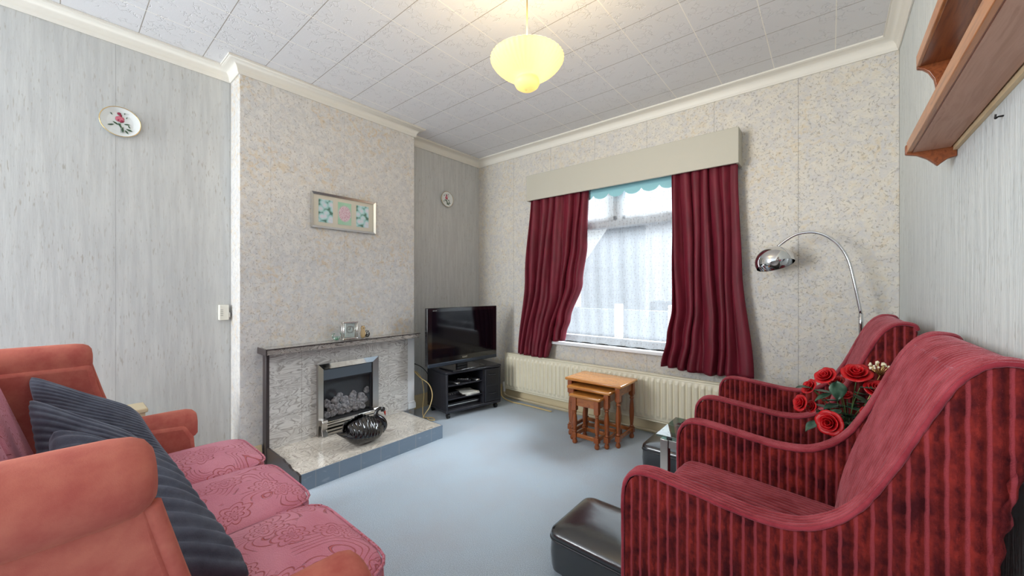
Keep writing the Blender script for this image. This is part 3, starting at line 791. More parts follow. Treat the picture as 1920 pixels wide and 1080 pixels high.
# control box in corner beside chimney
t = thing('wall_switch', 'small cream plastic control box on left wall beside chimney breast', 'switch box', (XL, .715, 1.005))
finish('case', boxes(((.001, -.03, -.05), (.035, .022, .05))), 'switch', t, bevel=.004)
finish('side_clip', boxes(((.008, .022, -.035), (.026, .032, .0))), 'steel', t, bevel=.002)
finish('vent_slots', boxes(*[((.0345, -.024, z), (.0355, -.010, z+.002)) for z in (-.02, -.008, .004, .016)]), 'black', t)

# ------------------------------------------------------------------ pendant lamp
PX, PY = -.976, 1.27
t = thing('pendant_lamp', 'lit cream glass pendant lamp hanging from the tiled ceiling', 'pendant lamp', (PX, PY, 2.608))
bm = bmesh.new(); lathe(bm, [(.035, -.001), (.035, -.006), (.02, -.02), (.006, -.028)], 24); finish('ceiling_rose', bm, 'white', t, angle=50)
bm = bmesh.new(); tube(bm, [(0, 0, -.02), (0, 0, -.465)], .0028, 8); finish('cord', bm, plain('cord_brown', lin(150, 130, 80), .5), t, angle=180)
bm = bmesh.new(); lathe(bm, [(.018, -.46), (.02, -.47), (.02, -.505), (.015, -.51)], 18); finish('lamp_holder', bm, 'white', t, angle=50)
bm = bmesh.new()
zr = 2.130-2.608
outer = [(.146, 0), (.151, -.004), (.148, -.014), (.134, -.034), (.114, -.053), (.090, -.069), (.066, -.080), (.050, -.086), (.0465, -.090), (.051, -.098), (.0525, -.108), (.047, -.120), (.033, -.130), (.014, -.135), (.0005, -.136)]
inner = [(max(r-.004, .0004), z+.004) for r, z in outer[::-1]][:-1] + [(.147, .0)]
flute = lambda a, z: 1 + (.026*abs(math.cos(22*a)) if z > -.084 else 0)
rs = []
for r, z in outer + inner:
    rs.append([(r*flute(2*PI*i/176, z)*math.cos(2*PI*i/176), r*flute(2*PI*i/176, z)*math.sin(2*PI*i/176), zr+z) for i in range(176)])
rings(bm, rs, True, False)
finish('lamp_shade', bm, 'shade', t, angle=180)
bm = bmesh.new(); ico(bm, (0, 0, -.535), .028, 3); finish('bulb', bm, NT('bulb').set(color=(1, 1, 1), emit=(1, .86, .56), emit_s=5), t, angle=180)
ld = bpy.data.lights.new('bulb_light', 'POINT'); ld.energy = 17; ld.color = (1.0, .76, .42); ld.shadow_soft_size = .03
lo = bpy.data.objects.new('bulb_light', ld); COL.objects.link(lo); lo.parent = t; lo.location = (0, 0, -.445+.01)

# ------------------------------------------------------------------ television and stand
ang = math.atan2(.20, .98)                                   # front runs along (+.2,+.98)
ST = thing('television_stand', 'black television stand on castors with open shelves and panel door', 'tv stand', (-2.583, 2.20, 0), -ang)
# local frame: y along front (0..0.6), x = 0 front, x negative to the back
D_, W_ = .37, .60
finish('top_board', boxes(((-D_, -.005, .40), (0.005, W_+.005, .425))), 'black_wood', ST, bevel=.010, segs=3)
finish('base_board', boxes(((-D_, 0, .055), (0, W_, .08))), 'black_wood', ST, bevel=.006)
finish('side_board', boxes(((-D_, 0, .08), (0, .02, .40))), 'black_wood', ST, bevel=.005)
finish('side_board', boxes(((-D_, W_-.02, .08), (0, W_, .40))), 'black_wood', ST, bevel=.005)
finish('divider', boxes(((-D_+.01, .395, .08), (-.01, .41, .40))), 'black_wood', ST)
finish('back_board', boxes(((-D_, .02, .08), (-D_+.006, W_-.02, .40))), 'black_wood', ST)
finish('shelf', boxes(((-D_+.01, .02, .285), (-.02, .395, .298))), 'black_wood', ST, bevel=.002)
finish('shelf', boxes(((-D_+.01, .02, .165), (-.02, .395, .175))), 'black_wood', ST, bevel=.002)
dr = finish('door', boxes(((-.012, .412, .085), (.003, .578, .395))), 'black_wood', ST, bevel=.003)
bm = boxes(((.003, .422, .1), (.006, .568, .235)), ((.003, .422, .245), (.006, .568, .385))); finish('door_panel', bm, 'black', dr, bevel=.003)
for z in (.168, .345):
    bm = bmesh.new(); tube(bm, spline([(.005, .45, z), (.018, .465, z-.004), (.018, .515, z-.004), (.005, .53, z)], 5), .004, 8); finish('handle', bm, 'black_gloss', dr, angle=180)
for x in (-.04, -D_+.04):
    for y in (.04, W_-.04):
        bm = bmesh.new(); tube(bm, [(x, y-.011, .024), (x, y+.011, .024)], .023, 16); tube(bm, [(x, y, .03), (x, y, .055)], .008, 8)
        finish('castor', bm, 'rubber', ST, angle=50)
def st_world(x, y, z):
    c, s = math.cos(-ang), math.sin(-ang); return (-2.583+x*c-y*s, 2.20+x*s+y*c, z)
t = thing('media_player', 'slim dark disc player with silver edge on the bottom shelf of stand', 'disc player', st_world(-.18, .21, .0805), -ang)
finish('case', boxes(((-.12, -.175, 0), (.12, .175, .042))), 'black', t, bevel=.003)
finish('silver_strip', boxes(((.12, -.172, .022), (.1225, .172, .028))), 'silver', t)
t = thing('set_top_box', 'flat black box on the middle shelf of the television stand', 'set top box', st_world(-.2, .12, .1755), -ang)
finish('case', boxes(((-.08, -.075, 0), (.09, .075, .03))), 'black', t, bevel=.003)
finish('buttons', boxes(*[((.09, -.05+.025*i, .01), (.0915, -.04+.025*i, .02)) for i in range(4)]), 'steel', t)
for i in range(3):
    t = tag(finish('paper_stack' if i else 'magazine', boxes(((-.09, -.075, 0), (.09, .075, (.012, .006, .005)[i]))), 'paper', bevel=.001),
            ['bottom white booklet of the pile on the middle shelf of the stand', 'middle white booklet of the pile in the television stand', 'top white booklet, turned askew on the pile in the stand'][i], 'booklet', 'booklets in the television stand')
    t.name = 'booklet'; p = st_world(-.115+.005*i, .29-.01*i, (.1755, .188, .1945)[i]); t.location = p; t.rotation_euler = (0, 0, -ang+(.1, .3, -.15)[i])
for (x, y, rz, mt, lab) in ((-.08, .10, .5, 'steel', 'grey remote control at the left of the upper shelf'), (-.10, .23, .9, 'black', 'long dark remote control in the middle of the upper shelf'), (-.09, .33, .2, 'steel', 'small remote control at the right of the upper shelf')):
    t = thing('remote_control', lab, 'remote control', st_world(x, y, .2985), -ang+rz, 'remote controls in the television stand')
    finish('body', boxes(((-.075, -.021, 0), (.075, .021, .016))), mt, t, bevel=.005)
    bm = bmesh.new()
    for a in range(6):
        for b in range(3): box(bm, (-.05+.018*a, -.013+.010*b, .0155), (-.04+.018*a, -.007+.010*b, .018))
    finish('buttons', bm, 'white' if mt == 'black' else 'black', t)
# television
ta = math.atan2(.08, .80)
TV = thing('television', 'black flat screen television on a black stand in the corner', 'television', (-2.615, 2.44, .4255), -ta)
finish('stand_base', boxes(((-.13, -.19, 0), (.10, .19, .014))), 'black_gloss', TV, bevel=.006, segs=3)
finish('stand_neck', boxes(((-.05, -.06, .014), (-.02, .06, .11))), 'black', TV, bevel=.004)
bm = boxes(((-.03, -.40, .058), (.012, .40, .565)))
finish('casing', bm, 'black_gloss', TV, bevel=.006, segs=3)
finish('rear_casing', boxes(((-.085, -.30, .12), (-.03, .30, .48))), 'black', TV, bevel=.02)
finish('screen', boxes(((.012, -.352, .125), (.0135, .352, .53))), 'screen', TV, smooth=False)
finish('speaker_bar', boxes(((.0, -.395, .05), (.018, .395, .082))), plain('speaker_grey', lin(58, 66, 78), .35, .4), TV, bevel=.006, segs=3)
text_mesh('maker_logo', 'SONY', .022, 'silver', TV, (.0135, .0, .103), (R(90), 0, R(90)))
text_mesh('series_logo', 'BRAVIA', .012, 'silver', TV, (.0135, -.325, .541), (R(90), 0, R(90)))
# cables
def cable(label, pts, r, mat):
    bm = bmesh.new(); tube(bm, spline(pts, 8), r, 8)
    return tag(finish('cable', bm, mat, angle=180), label, 'cable')
cable('cream cable looping down beside television stand to the carpet', [(-2.93, 2.10, .42), (-2.86, 2.12, .36), (-2.76, 2.15, .30), (-2.70, 2.14, .22), (-2.71, 2.12, .12), (-2.76, 2.11, .05), (-2.76, 2.09, .012), (-2.70, 2.10, .008), (-2.66, 2.13, .008), (-2.72, 2.16, .007), (-2.78, 2.12, .007), (-2.79, 2.08, .007), (-2.76, 2.065, .007)], .0045, 'cable')
cable('thin yellowish cable hanging straight behind the looped cream cable', [(-2.92, 2.13, .40), (-2.88, 2.16, .33), (-2.86, 2.17, .2), (-2.85, 2.15, .08), (-2.80, 2.12, .007), (-2.74, 2.11, .018), (-2.68, 2.09, .018)], .004, 'cable')
cable('black power cable running behind the television stand', [(-3.0, 2.12, .47), (-2.94, 2.14, .46), (-2.88, 2.17, .43), (-2.84, 2.20, .37), (-2.85, 2.24, .25)], .0038, 'rubber')
cable('pale flex lying along the floor between stand and radiator', [(-2.62, 2.93, .30), (-2.61, 2.95, .15), (-2.60, 2.96, .05), (-2.5, 2.97, .012), (-2.3, 2.98, .01), (-2.0, 2.975, .01)], .006, 'cable')

# ------------------------------------------------------------------ nest of tables
def turned_leg(h, sq=.036, top=.10, foot=.03):
    bm = bmesh.new(); s = sq/2
    box(bm, (-s, -s, h-top), (s, s, h)); box(bm, (-s, -s, .045), (s, s, .085))
    lathe(bm, [(s*.75, 0), (s*1.0, .008), (s*1.05, .02), (s*.75, .034), (s*.7, .045)], 16)
    L = h-top-.085
    pr = [(.70, 0), (.95, .03), (.6, .07), (.72, .12), (1.0, .35), (1.05, .5), (.85, .72), (.62, .86), (.95, .90), (.62, .94), (.95, .98), (.8, 1)]
    lathe(bm, [(s*a, .085+L*b) for a, b in pr], 16)
    return bm
def nest_table(label, x0, x1, y0, y1, h, stretch_back=True, open_front=True):
    cx, cy = (x0+x1)/2, (y0+y1)/2
    t = thing('nesting_table', label, 'side table', (cx, cy, 0), 0, 'nest of oak tables below the window')
    W2, D2 = (x1-x0)/2, (y1-y0)/2
    finish('table_top', boxes(((-W2, -D2, h-.022), (W2, D2, h))), 'oak_top', t, bevel=.007, segs=3)
    lx, ly = W2-.035, D2-.032
    for sx in (-1, 1):
        for sy in (-1, 1):
            o = finish('leg', turned_leg(h-.022), 'oak_leg', t, bevel=.0015, angle=50); o.location = (sx*lx, sy*ly, 0)
    for sx in (-1, 1):
        finish('apron', boxes(((sx*lx-.008, -ly+.016, h-.085), (sx*lx+.008, ly-.016, h-.022))), 'oak', t)
        finish('stretcher', boxes(((sx*lx-.008, -ly+.016, .05), (sx*lx+.008, ly-.016, .078))), 'oak', t, bevel=.003)
    finish('apron', boxes(((-lx+.016, ly-.008, h-.085), (lx-.016, ly+.008, h-.022))), 'oak', t)
    finish('stretcher', boxes(((-lx+.016, ly-.008, .05), (lx-.016, ly+.008, .078))), 'oak', t, bevel=.003)
    return t
nest_table('largest oak table of the nest, on turned legs before radiator', -1.62, -1.15, 2.60, 2.91, .458)
nest_table('middle oak table of the nest, pushed under the largest', -1.560, -1.205, 2.53, 2.80, .415)
t3 = nest_table('smallest oak table of the nest, in front under the middle one', -1.508, -1.255, 2.475, 2.69, .372)
finish('front_rail', boxes(((-.075, -.083, .287), (.075, -.067, .345))), 'oak', t3)
finish('stretcher', boxes(((-.075, -.083, .05), (.075, -.067, .078))), 'oak', t3, bevel=.003)

# ------------------------------------------------------------------ armchairs
def ridged(bm, path, y0, y1, pitch, amp, sub=6, seed=0, jit=.0012, close=True):
    pts = [Vector((p[0], 0, p[1])) for p in path]; m_ = len(pts)
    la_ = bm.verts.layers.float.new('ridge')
    nr = max(1, round((y1-y0)/pitch)); ny = nr*sub; rows = []; rv = []
    for i, p in enumerate(pts):
        d = (pts[min(i+1, m_-1)] - pts[max(i-1, 0)]).normalized(); nn = Vector((-d.z, 0, d.x))
        row = []
        for j in range(ny+1):
            f = j/ny; y = y0+(y1-y0)*f
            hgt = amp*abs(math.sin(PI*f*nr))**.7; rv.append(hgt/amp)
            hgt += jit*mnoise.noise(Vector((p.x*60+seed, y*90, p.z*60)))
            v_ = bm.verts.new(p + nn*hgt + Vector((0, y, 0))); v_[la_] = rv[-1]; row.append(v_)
        rows.append(row)
    for a, b in zip(rows, rows[1:]):
        for j in range(ny): bm.faces.new([a[j], a[j+1], b[j+1], b[j]])
    return rows
side_top = [(-.482, .10), (-.482, .40), (-.482, .535), (-.472, .585), (-.448, .612), (-.40, .622), (-.30, .613), (-.20, .601), (-.13, .597), (-.06, .606), (0, .638), (.05, .692), (.10, .786), (.145, .892), (.18, .968), (.21, 1.008), (.24, 1.026), (.278, 1.024), (.288, 1.005)]
side_path = [(p.x, p.z) for p in spline([(x, 0, z) for x, z in side_top], 6)]
rear = [(.283, .96), (.272, .90), (.253, .80), (.236, .68), (.226, .55), (.22, .40), (.218, .25), (.216, .10)]
back_front = [(.02, .42), (.04, .55), (.07, .66), (.105, .76), (.14, .86), (.172, .94), (.198, .985), (.222, 1.008), (.25, 1.018), (.272, 1.014), (.284, 1.0), (.28, .96)]
back_path = [(p.x, p.z) for p in spline([(x, 0, z) for x, z in back_front], 6)]
seat_top = [(-.452, .16), (-.458, .30), (-.462, .38), (-.455, .43), (-.435, .455), (-.40, .463), (-.25, .456), (-.10, .445), (.03, .435)]
seat_path = [(p.x, p.z) for p in spline([(x, 0, z) for x, z in seat_top], 5)]
WC, TH = .61, .062
def armchair(label, loc):
    t = thing('armchair', label, 'armchair', loc, 0, 'deep red ribbed velvet armchairs on the right')
    for side in (0, 1):
        y0 = 0 if side == 0 else WC-TH; y1 = y0+TH
        outl = [(x + (.006 if x < -.45 else 0), z-.006 if z > .5 else z) for x, z in side_path] + rear
        bm = bmesh.new(); prism(bm, outl, lambda p, d: (p[0], y0+.003+(TH-.006)*d, p[1]), 0, 1)
        arm = finish('arm_panel', bm, 'red_side', t, bevel=.004, angle=30)
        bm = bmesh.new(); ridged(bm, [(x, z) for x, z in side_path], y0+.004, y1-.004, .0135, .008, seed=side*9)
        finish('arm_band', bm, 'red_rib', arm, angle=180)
        for yy in (y0+.003, y1-.003):
            bm = bmesh.new(); rnd_ = random.Random(int(yy*1000))
            tube(bm, [(x, yy, z) for x, z in side_path], [.0052+rnd_.uniform(-.0008, .0008) for _ in side_path], 8)
            finish('piping', bm, 'red_pipe', arm, angle=180)
        bm = bmesh.new()
        fr_ = spline([(x, y0+.001 if side == 0 else y1-.001, z) for x, z in rear], 12)
        tube(bm, [Vector((p.x+.0025*math.sin(i*1.3), p.y, p.z)) for i, p in enumerate(fr_)], [.006+.0016*math.sin(i*.9) for i in range(len(fr_))], 6)
        finish('frilled_edge', bm, 'red_side', arm, angle=180)
    bm = bmesh.new(); prism(bm, [(x, z) for x, z in back_path] + rear[1:], lambda p, d: (p[0]+.004, TH-.002+(WC-2*TH+.004)*d, p[1]-.002), 0, 1)
    bk_ = finish('backrest', bm, 'red_side', t, angle=30)
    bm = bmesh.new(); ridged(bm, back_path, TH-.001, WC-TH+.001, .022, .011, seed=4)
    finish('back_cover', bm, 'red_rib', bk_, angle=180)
    bm = bmesh.new(); tube(bm, [(.198, TH+(WC-2*TH)*i/20, .992+.002*math.sin(i)) for i in range(21)], .005, 8); finish('piping', bm, 'red_pipe', bk_, angle=180)
    bm = bmesh.new(); prism(bm, [(x+.003, z-.003) for x, z in seat_path]+[(.03, .16)], lambda p, d: (p[0], TH+.001+(WC-2*TH-.002)*d, p[1]), 0, 1)
    st_ = finish('seat', bm, 'red_side', t, angle=30)
    bm = bmesh.new()
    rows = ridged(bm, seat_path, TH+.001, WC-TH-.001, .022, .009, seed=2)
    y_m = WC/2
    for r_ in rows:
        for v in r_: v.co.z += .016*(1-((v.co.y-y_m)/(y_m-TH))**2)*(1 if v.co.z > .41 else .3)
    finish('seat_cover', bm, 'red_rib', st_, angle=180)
    for x in (-.42, .17):
        for y in (.05, WC-.05):
            bm = bmesh.new(); lathe(bm, [(.014, 0), (.02, .01), (.022, .1)], 14, (x, y, 0)); finish('leg', bm, 'chrome', t, angle=50)
    return t
ac = armchair('nearest deep red ribbed velvet armchair, right foreground', (0, 1.10, 0))
a2 = copy_tree(ac); a2.location = (-.035, 2.06, 0); a2['label'] = 'farther deep red ribbed velvet armchair, in the corner below the arc lamp'

# ------------------------------------------------------------------ footstools
def pouffe(label, loc, rz, L=.48, D=.36, H=.38):
    t = thing('footstool', label, 'footstool', loc, rz, 'black vinyl footstools')
    def rr(r, ins, z, k=7):
        out = []
        for cx, cy, a0 in ((L/2-r, D/2-r, 0), (-L/2+r, D/2-r, 90), (-L/2+r, -D/2+r, 180), (L/2-r, -D/2+r, 270)):
            for i in range(k):
                a = R(a0+90*i/(k-1)); out.append((cx+(r-ins)*math.cos(a), cy+(r-ins)*math.sin(a), z))
        return out
    bm = bmesh.new(); rings(bm, [rr(.045, .004, .03), rr(.045, 0, .05), rr(.045, -.004, H*.5), rr(.045, 0, H-.045)])
    finish('base', bm, 'vinyl', t, angle=50)
    bm = bmesh.new()
    rs = [rr(.045, .0, H-.045), rr(.045, -.004, H-.03), rr(.045, .002, H-.012)]
    for q in (.94, .85, .7, .5, .3, .12): rs.append([(x*q, y*q, H-.012+.026*(1-q**3)) for x, y, z in rr(.045, .002, 0)])
    rings(bm, rs); finish('cushion_top', bm, 'vinyl', t, angle=180)
    for z in (H-.040,):
        bm = bmesh.new(); p = rr(.045, -.003, z); tube(bm, p+[p[0]], .004, 6, False); finish('piping', bm, 'welt', t, angle=180)
    for sx in (-1, 1):
        for sy in (-1, 1):
            bm = bmesh.new(); lathe(bm, [(.014, 0), (.018, .03)], 12, (sx*(L/2-.05), sy*(D/2-.05), 0)); finish('foot', bm, 'rubber', t)
    return t
pf = pouffe('black vinyl footstool in the foreground against the nearest armchair', (-.693, 1.45, 0), R(0), .375, .34, .195)
p2 = copy_tree(pf); p2.location = (-.722, 2.52, 0); p2['label'] = 'black vinyl footstool behind the chrome legs of glass table'; p2.rotation_euler = (0, 0, 0)

# ------------------------------------------------------------------ glass table, vase, roses
t = thing('glass_table', 'long glass topped table with chrome legs between the armchairs', 'coffee table', (-.21, 1.89, 0))
finish('glass_top', boxes(((-.40, -.13, .490), (.44, .16, .500))), 'table_glass', t, bevel=.001)
for sx in (-.385, .40):
    for sy in (-.12, .115):
        finish('leg', boxes(((sx, sy, 0), (sx+.035, sy+.035, .478))), 'steel', t, bevel=.002)
bm = boxes(((-.35, -.115, .44), (.40, -.09, .478))); finish('side_rail', bm, 'steel', t, bevel=.002)
bm = boxes(((-.35, .12, .44), (.40, .145, .478))); finish('side_rail', bm, 'steel', t, bevel=.002)
for x in (-.35, .41):
    for y in (-.1, .13):
        bm = bmesh.new(); lathe(bm, [(.012, .478), (.012, .4899)], 14, (x, y, 0)); finish('glass_pad', bm, 'rubber', t)
finish('lower_shelf', boxes(((-.36, -.10, .20), (.42, .13, .206))), plain('smoked_glass', (.02, .03, .03), .06), t)
VX, VY = .055, 1.945
t = thing('flower_vase', 'silver footed vase with brass mesh neck holding the red roses', 'vase', (VX, VY, .5005))
bm = bmesh.new(); lathe(bm, [(.03, 0), (.034, .004), (.028, .010), (.034, .02), (.040, .04), (.034, .056), (.020, .066)], 26); finish('bowl', bm, 'silver', t, angle=60)
n = NT('brass_mesh'); n.set(color=n.ramp(n.voro(n.co(), 130, 'F1'), [(.3, (.06, .05, .03)), (.6, (.45, .36, .18))]), rough=.4, metal=.8)
bm = bmesh.new(); lathe(bm, [(.017, .066), (.018, .08), (.020, .10), (.025, .118), (.026, .12), (.020, .12)], 26); finish('neck', bm, n.m, t, angle=60)
def rose_bm(r, seed):
    rnd = random.Random(seed); bm = bmesh.new()
    for ring_, (cnt, rad_, hgt, lean) in enumerate([(3, .14, .62, .05), (4, .30, .64, .16), (5, .50, .58, .26), (6, .72, .46, .46)]):
        for k in range(cnt):
            a0 = 2*PI*k/cnt + ring_*.7 + rnd.uniform(-.2, .2); wid = 2*PI/cnt*.78
            def fn(u, v):
                a = a0 + (u-.5)*2*wid*(.55+.5*math.sin(PI*min(v*.75+.15, 1)))
                rr = r*(.08 + (rad_-.08)*(v**.55) + lean*.35*v**3 + .05*math.cos((u-.5)*PI))
                z = r*(hgt*1.15*v - lean*.30*max(0, v-.7)/.3*(1 if ring_ > 1 else 0) - .12*abs(u-.5)*2*v) 
                return (rr*math.cos(a), rr*math.sin(a), z - r*.25)
            grid(bm, 8, 6, fn)
    return bm
def leaf(bm, base, d, L, wd, up):
    d = Vector(d).normalized(); s = d.cross(Vector((0, 0, 1))).normalized(); nn = s.cross(d).normalized()
    def fn(u, v):
        q = v; half = wd*math.sin(PI*min(1, q**.8))*(1-.15*q)
        return Vector(base) + d*L*q + s*half*(u-.5)*2 + nn*(abs(u-.5)*.35*wd - up*q*q*L)
    grid(bm, 4, 8, fn)
roses = [(-.012, .826, 0, .034, 'upper left red rose, high above the table'), (.078, .845, .02, .042, 'wide red rose at the top middle of the bouquet'), (.130, .80, 0, .034, 'red rose at the right edge beside the gold spray'),
         (-.088, .712, -.02, .030, 'lowest left red rose, hanging outward over the table'), (-.062, .770, .03, .030, 'red rose at far left, behind a round leaf'),
         (.000, .672, -.085, .040, 'large open red rose facing forward, low in front'), (.105, .715, -.02, .020, 'small red rose low at the right near armchair'),
         (.02, .800, .05, .026, 'small dark red rose half hidden under upper left one'), (-.055, .700, .0, .022, 'small red rosebud beside the lowest left rose'), (.05, .745, .08, .026, 'dark red rose deep behind the leaves')]
rr_ = random.Random(11)
for i, (x, z, dy, r, lab) in enumerate(roses):
    y = 1.90+dy
    t = thing('rose', lab, 'rose', (x, y, z), 0, 'red roses in the vase')
    d = Vector((x-VX, y-VY-.02, (z-.62)*.7)).normalized(); d = (d + Vector((-.25, -.45, .1))).normalized()
    fl = finish('flower', rose_bm(r*1.22, i), 'rose', t, angle=180, solid=.0012); fl.rotation_mode = 'QUATERNION'; fl.rotation_quaternion = d.to_track_quat('Z', 'Y')
    bm = bmesh.new(); base = Vector((VX-x, VY-y, .61-z)); b0 = -d*r*.25
    tube(bm, spline([b0, b0*.6+base*.4+Vector((0, 0, .01)), base, base + Vector((0, 0, -.04))], 6), .0018, 6); finish('stem', bm, 'stem', t, angle=180)
    bm = bmesh.new()
    for k in range(4 if r > .028 else 3):
        q = .3+.2*k; p = b0.lerp(base, q); a = rr_.uniform(0, 2*PI)
        dd = Vector((math.cos(a), math.sin(a)-.3, rr_.uniform(-.1, .5)))
        leaf(bm, p, dd, rr_.uniform(.048, .066), rr_.uniform(.018, .025), rr_.uniform(.0, .4))
    finish('leaves', bm, 'leaf', t, angle=180, solid=.0008)
# gold and white berry spray
t = thing('berry_spray', 'gold spray with white berries at the right of the bouquet', 'artificial flower spray', (.14, 1.93, .855), 0)
bm = bmesh.new(); bs_ = bmesh.new(); rnd = random.Random(2)
for k in range(26):
    a, e = rnd.uniform(0, 2*PI), rnd.uniform(.2, 1.4); L = rnd.uniform(.03, .04)
    p = Vector((math.cos(a)*math.cos(e), math.sin(a)*math.cos(e), math.sin(e)))*L
    ico(bm, p, .0042, 1); tube(bs_, [Vector((0, 0, -.01)), p], .0009, 4)
finish('berries', bm, plain('berry_white', lin(240, 230, 200), .3), t, angle=180)
tube(bs_, [(0, 0, -.01), (VX-.14, VY-1.93, -.27)], .0015, 5); finish('gold_stems', bs_, 'gold', t, angle=180)
t = thing('leaf_sprig', 'dark green leaf sprig in the middle of the bouquet', 'artificial leaves', (VX, VY, .61), 0)
bm = bmesh.new()
for (x, y, z, dx, dy, dz, L, wd) in ((-.035, -.06, .205, .1, -.3, -.9, .06, .024), (.01, -.07, .16, .9, -.2, -.3, .055, .022), (-.05, -.05, .15, -.8, -.3, -.3, .05, .02), (.03, -.06, .19, .7, -.2, .2, .05, .02), (-.02, -.08, .10, -.7, -.4, -.2, .05, .019), (.04, -.04, .12, .6, -.5, -.1, .055, .02), (-.0, -.07, .06, .3, -.8, .1, .045, .018), (-.09, -.06, .04, -.6, -.5, -.4, .05, .019), (.03, -.05, .03, .7, -.3, .3, .04, .018), (-.11, -.04, .16, -.7, -.4, .2, .045, .018)):
    leaf(bm, (x, y, z), (dx, dy, dz), L*1.2, wd*1.25, .25)
finish('leaves', bm, 'leaf', t, angle=180, solid=.0008)
bm = bmesh.new()
for q in ((-.035, -.06, .205), (.03, -.06, .19), (-.11, -.04, .16), (.04, -.04, .12)): tube(bm, spline([(0, 0, 0), (q[0]*.4, q[1]*.4, q[2]*.6), q], 5), .0016, 6)
finish('stems', bm, 'stem', t, angle=180)

# ------------------------------------------------------------------ arc floor lamp
t = thing('arc_floor_lamp', 'chrome arc floor lamp with round shade behind the far armchair', 'floor lamp', (.14, 2.93, 0))
lp = [(.005, 0, .02), (.0, 0, .55), (-.006, -.03, 1.02), (-.028, -.03, 1.165), (-.056, -.03, 1.315), (-.095, -.03, 1.405), (-.145, -.03, 1.462), (-.195, -.03, 1.492), (-.243, -.03, 1.50), (-.295, -.03, 1.492), (-.342, -.03, 1.465), (-.39, -.03, 1.425)]
bm = bmesh.new(); lathe(bm, [(.11, 0), (.11, .025), (.10, .032), (.02, .036), (.012, .05)], 36); finish('base', bm, 'chrome', t, angle=40)
bm = bmesh.new(); tube(bm, spline(lp[:3], 8), .0105, 12); finish('pole', bm, 'chrome', t, angle=180)
bm = bmesh.new(); tube(bm, spline(lp[2:], 8), .008, 12); finish('arc_tube', bm, 'chrome', t, angle=180)
bm = bmesh.new(); rad_ = .104; outp = []
for k in range(17):
    a = R(-12+102*k/16); outp.append((rad_*math.cos(a), rad_*math.sin(a)*.95))
inn = [(r*.965, z*.965) for r, z in outp[::-1]]
rs = [[(max(r, .0003)*math.cos(2*PI*i/44), max(r, .0003)*math.sin(2*PI*i/44), z) for i in range(44)] for r, z in outp+inn]
rings(bm, rs, True, False)
sh = finish('lamp_shade', bm, 'chrome', t, angle=180)
ax = Vector((.05, .42, .9)).normalized()
sh.rotation_mode = 'QUATERNION'; sh.rotation_quaternion = (Matrix.Rotation(R(14), 3, Vector((.64, -.768, 0))) @ Vector((-.10, .36, .93))).normalized().to_track_quat('Z', 'Y'); sh.location = (-.405, -.05, 1.325)
bm = bmesh.new(); ico(bm, (0, 0, .01), .026, 2, (1, 1, 1.2)); tube(bm, [(0, 0, .02), (0, 0, .09)], .013, 12)
o = finish('bulb', bm, plain('bulb_pearl', (.8, .8, .78), .3), sh, angle=60)

# ------------------------------------------------------------------ wall shelf on right wall
SY = 1.81
t = thing('wall_shelf', 'brown wooden two tier plate rack shelf high on right wall', 'shelf', (XR, 0, 0))
zl, zu = 1.612, 1.888
L0 = .35
b = finish('lower_shelf', boxes(((-.108, L0+.018, zl), (-.012, SY, zl+.022))), 'pine', t, bevel=.002)
finish('shelf_underside', boxes(((-.098, L0+.02, zl-.002), (-.014, SY-.002, zl))), 'pine_under', b)
b = finish('upper_shelf', boxes(((-.082, L0+.018, zu), (-.012, SY, zu+.022))), 'pine', t, bevel=.002)
finish('front_lip', boxes(((-.090, L0+.018, zu-.001), (-.080, SY, zu+.036))), 'pine_lip', b, bevel=.002)
finish('back_rail', boxes(((-.010, L0, zl-.014), (-.0005, SY-.004, zl+.10))), 'pale_wood', t)
finish('back_rail', boxes(((-.010, L0, zu-.014), (-.0005, SY-.004, zu+.08))), 'pale_wood', t)
finish('front_lip', boxes(((-.112, L0+.018, zl-.001), (-.100, SY, zl+.036))), 'pine_lip', b, bevel=.002)
finish('plate_bar', boxes(((-.100, L0+.018, zl+.034), (-.088, SY-.02, zl+.044))), 'pine', t, bevel=.002)
endp = [(-.0005, zl-.032), (-.02, zl-.036), (-.035, zl-.048), (-.042, zl-.055), (-.05, zl-.045), (-.065, zl-.028), (-.088, zl-.012), (-.115, zl-.004), (-.115, zl+.026)]
endp += [(-.095, zl+.04), (-.07, zl+.09), (-.052, zl+.15), (-.045, zl+.19), (-.05, zl+.225), (-.062, zl+.252), (-.075, zl+.266), (-.088, zl+.272), (-.088, zl+.302), (-.06, zl+.33), (-.04, zl+.39), (-.045, zl+.43), (-.03, zl+.45), (-.0005, zl+.46)]
for y in (SY, L0):
    bm = bmesh.new(); prism(bm, endp, lambda p, d: (p[0], y+.016*d, p[1]), 0, 1); finish('end_panel', bm, 'pine', t, bevel=.0025)
bm = bmesh.new()
for i in range(5): pass
tube(bm, [(-.05, 1.15, zl+.045), (-.05, 1.15, zl+.06), (-.05, 1.15, zl+.08)], [.008, .012, .007], 12); finish('turned_peg', bm, 'pine', t, angle=180)
def hook(label, y, z, x=XR, mat='nail'):
    bm = bmesh.new(); tube(bm, spline([(x-.0005, y, z), (x-.008, y, z), (x-.013, y-.003, z-.004), (x-.013, y-.006, z+.005)], 5), .0018, 8); lathe(bm, [(.004, -.001), (.004, .001)], 10, (x-.003, y, z))
    return tag(finish('wall_hook', bm, mat, angle=180), label, 'hook', 'hooks on the right wall')
hook('small black iron hook on the right wall below the shelf', 1.40, 1.562)
t = hook('small brown wooden hook on right wall left of the shelf', 2.11, 2.161, mat='pine')

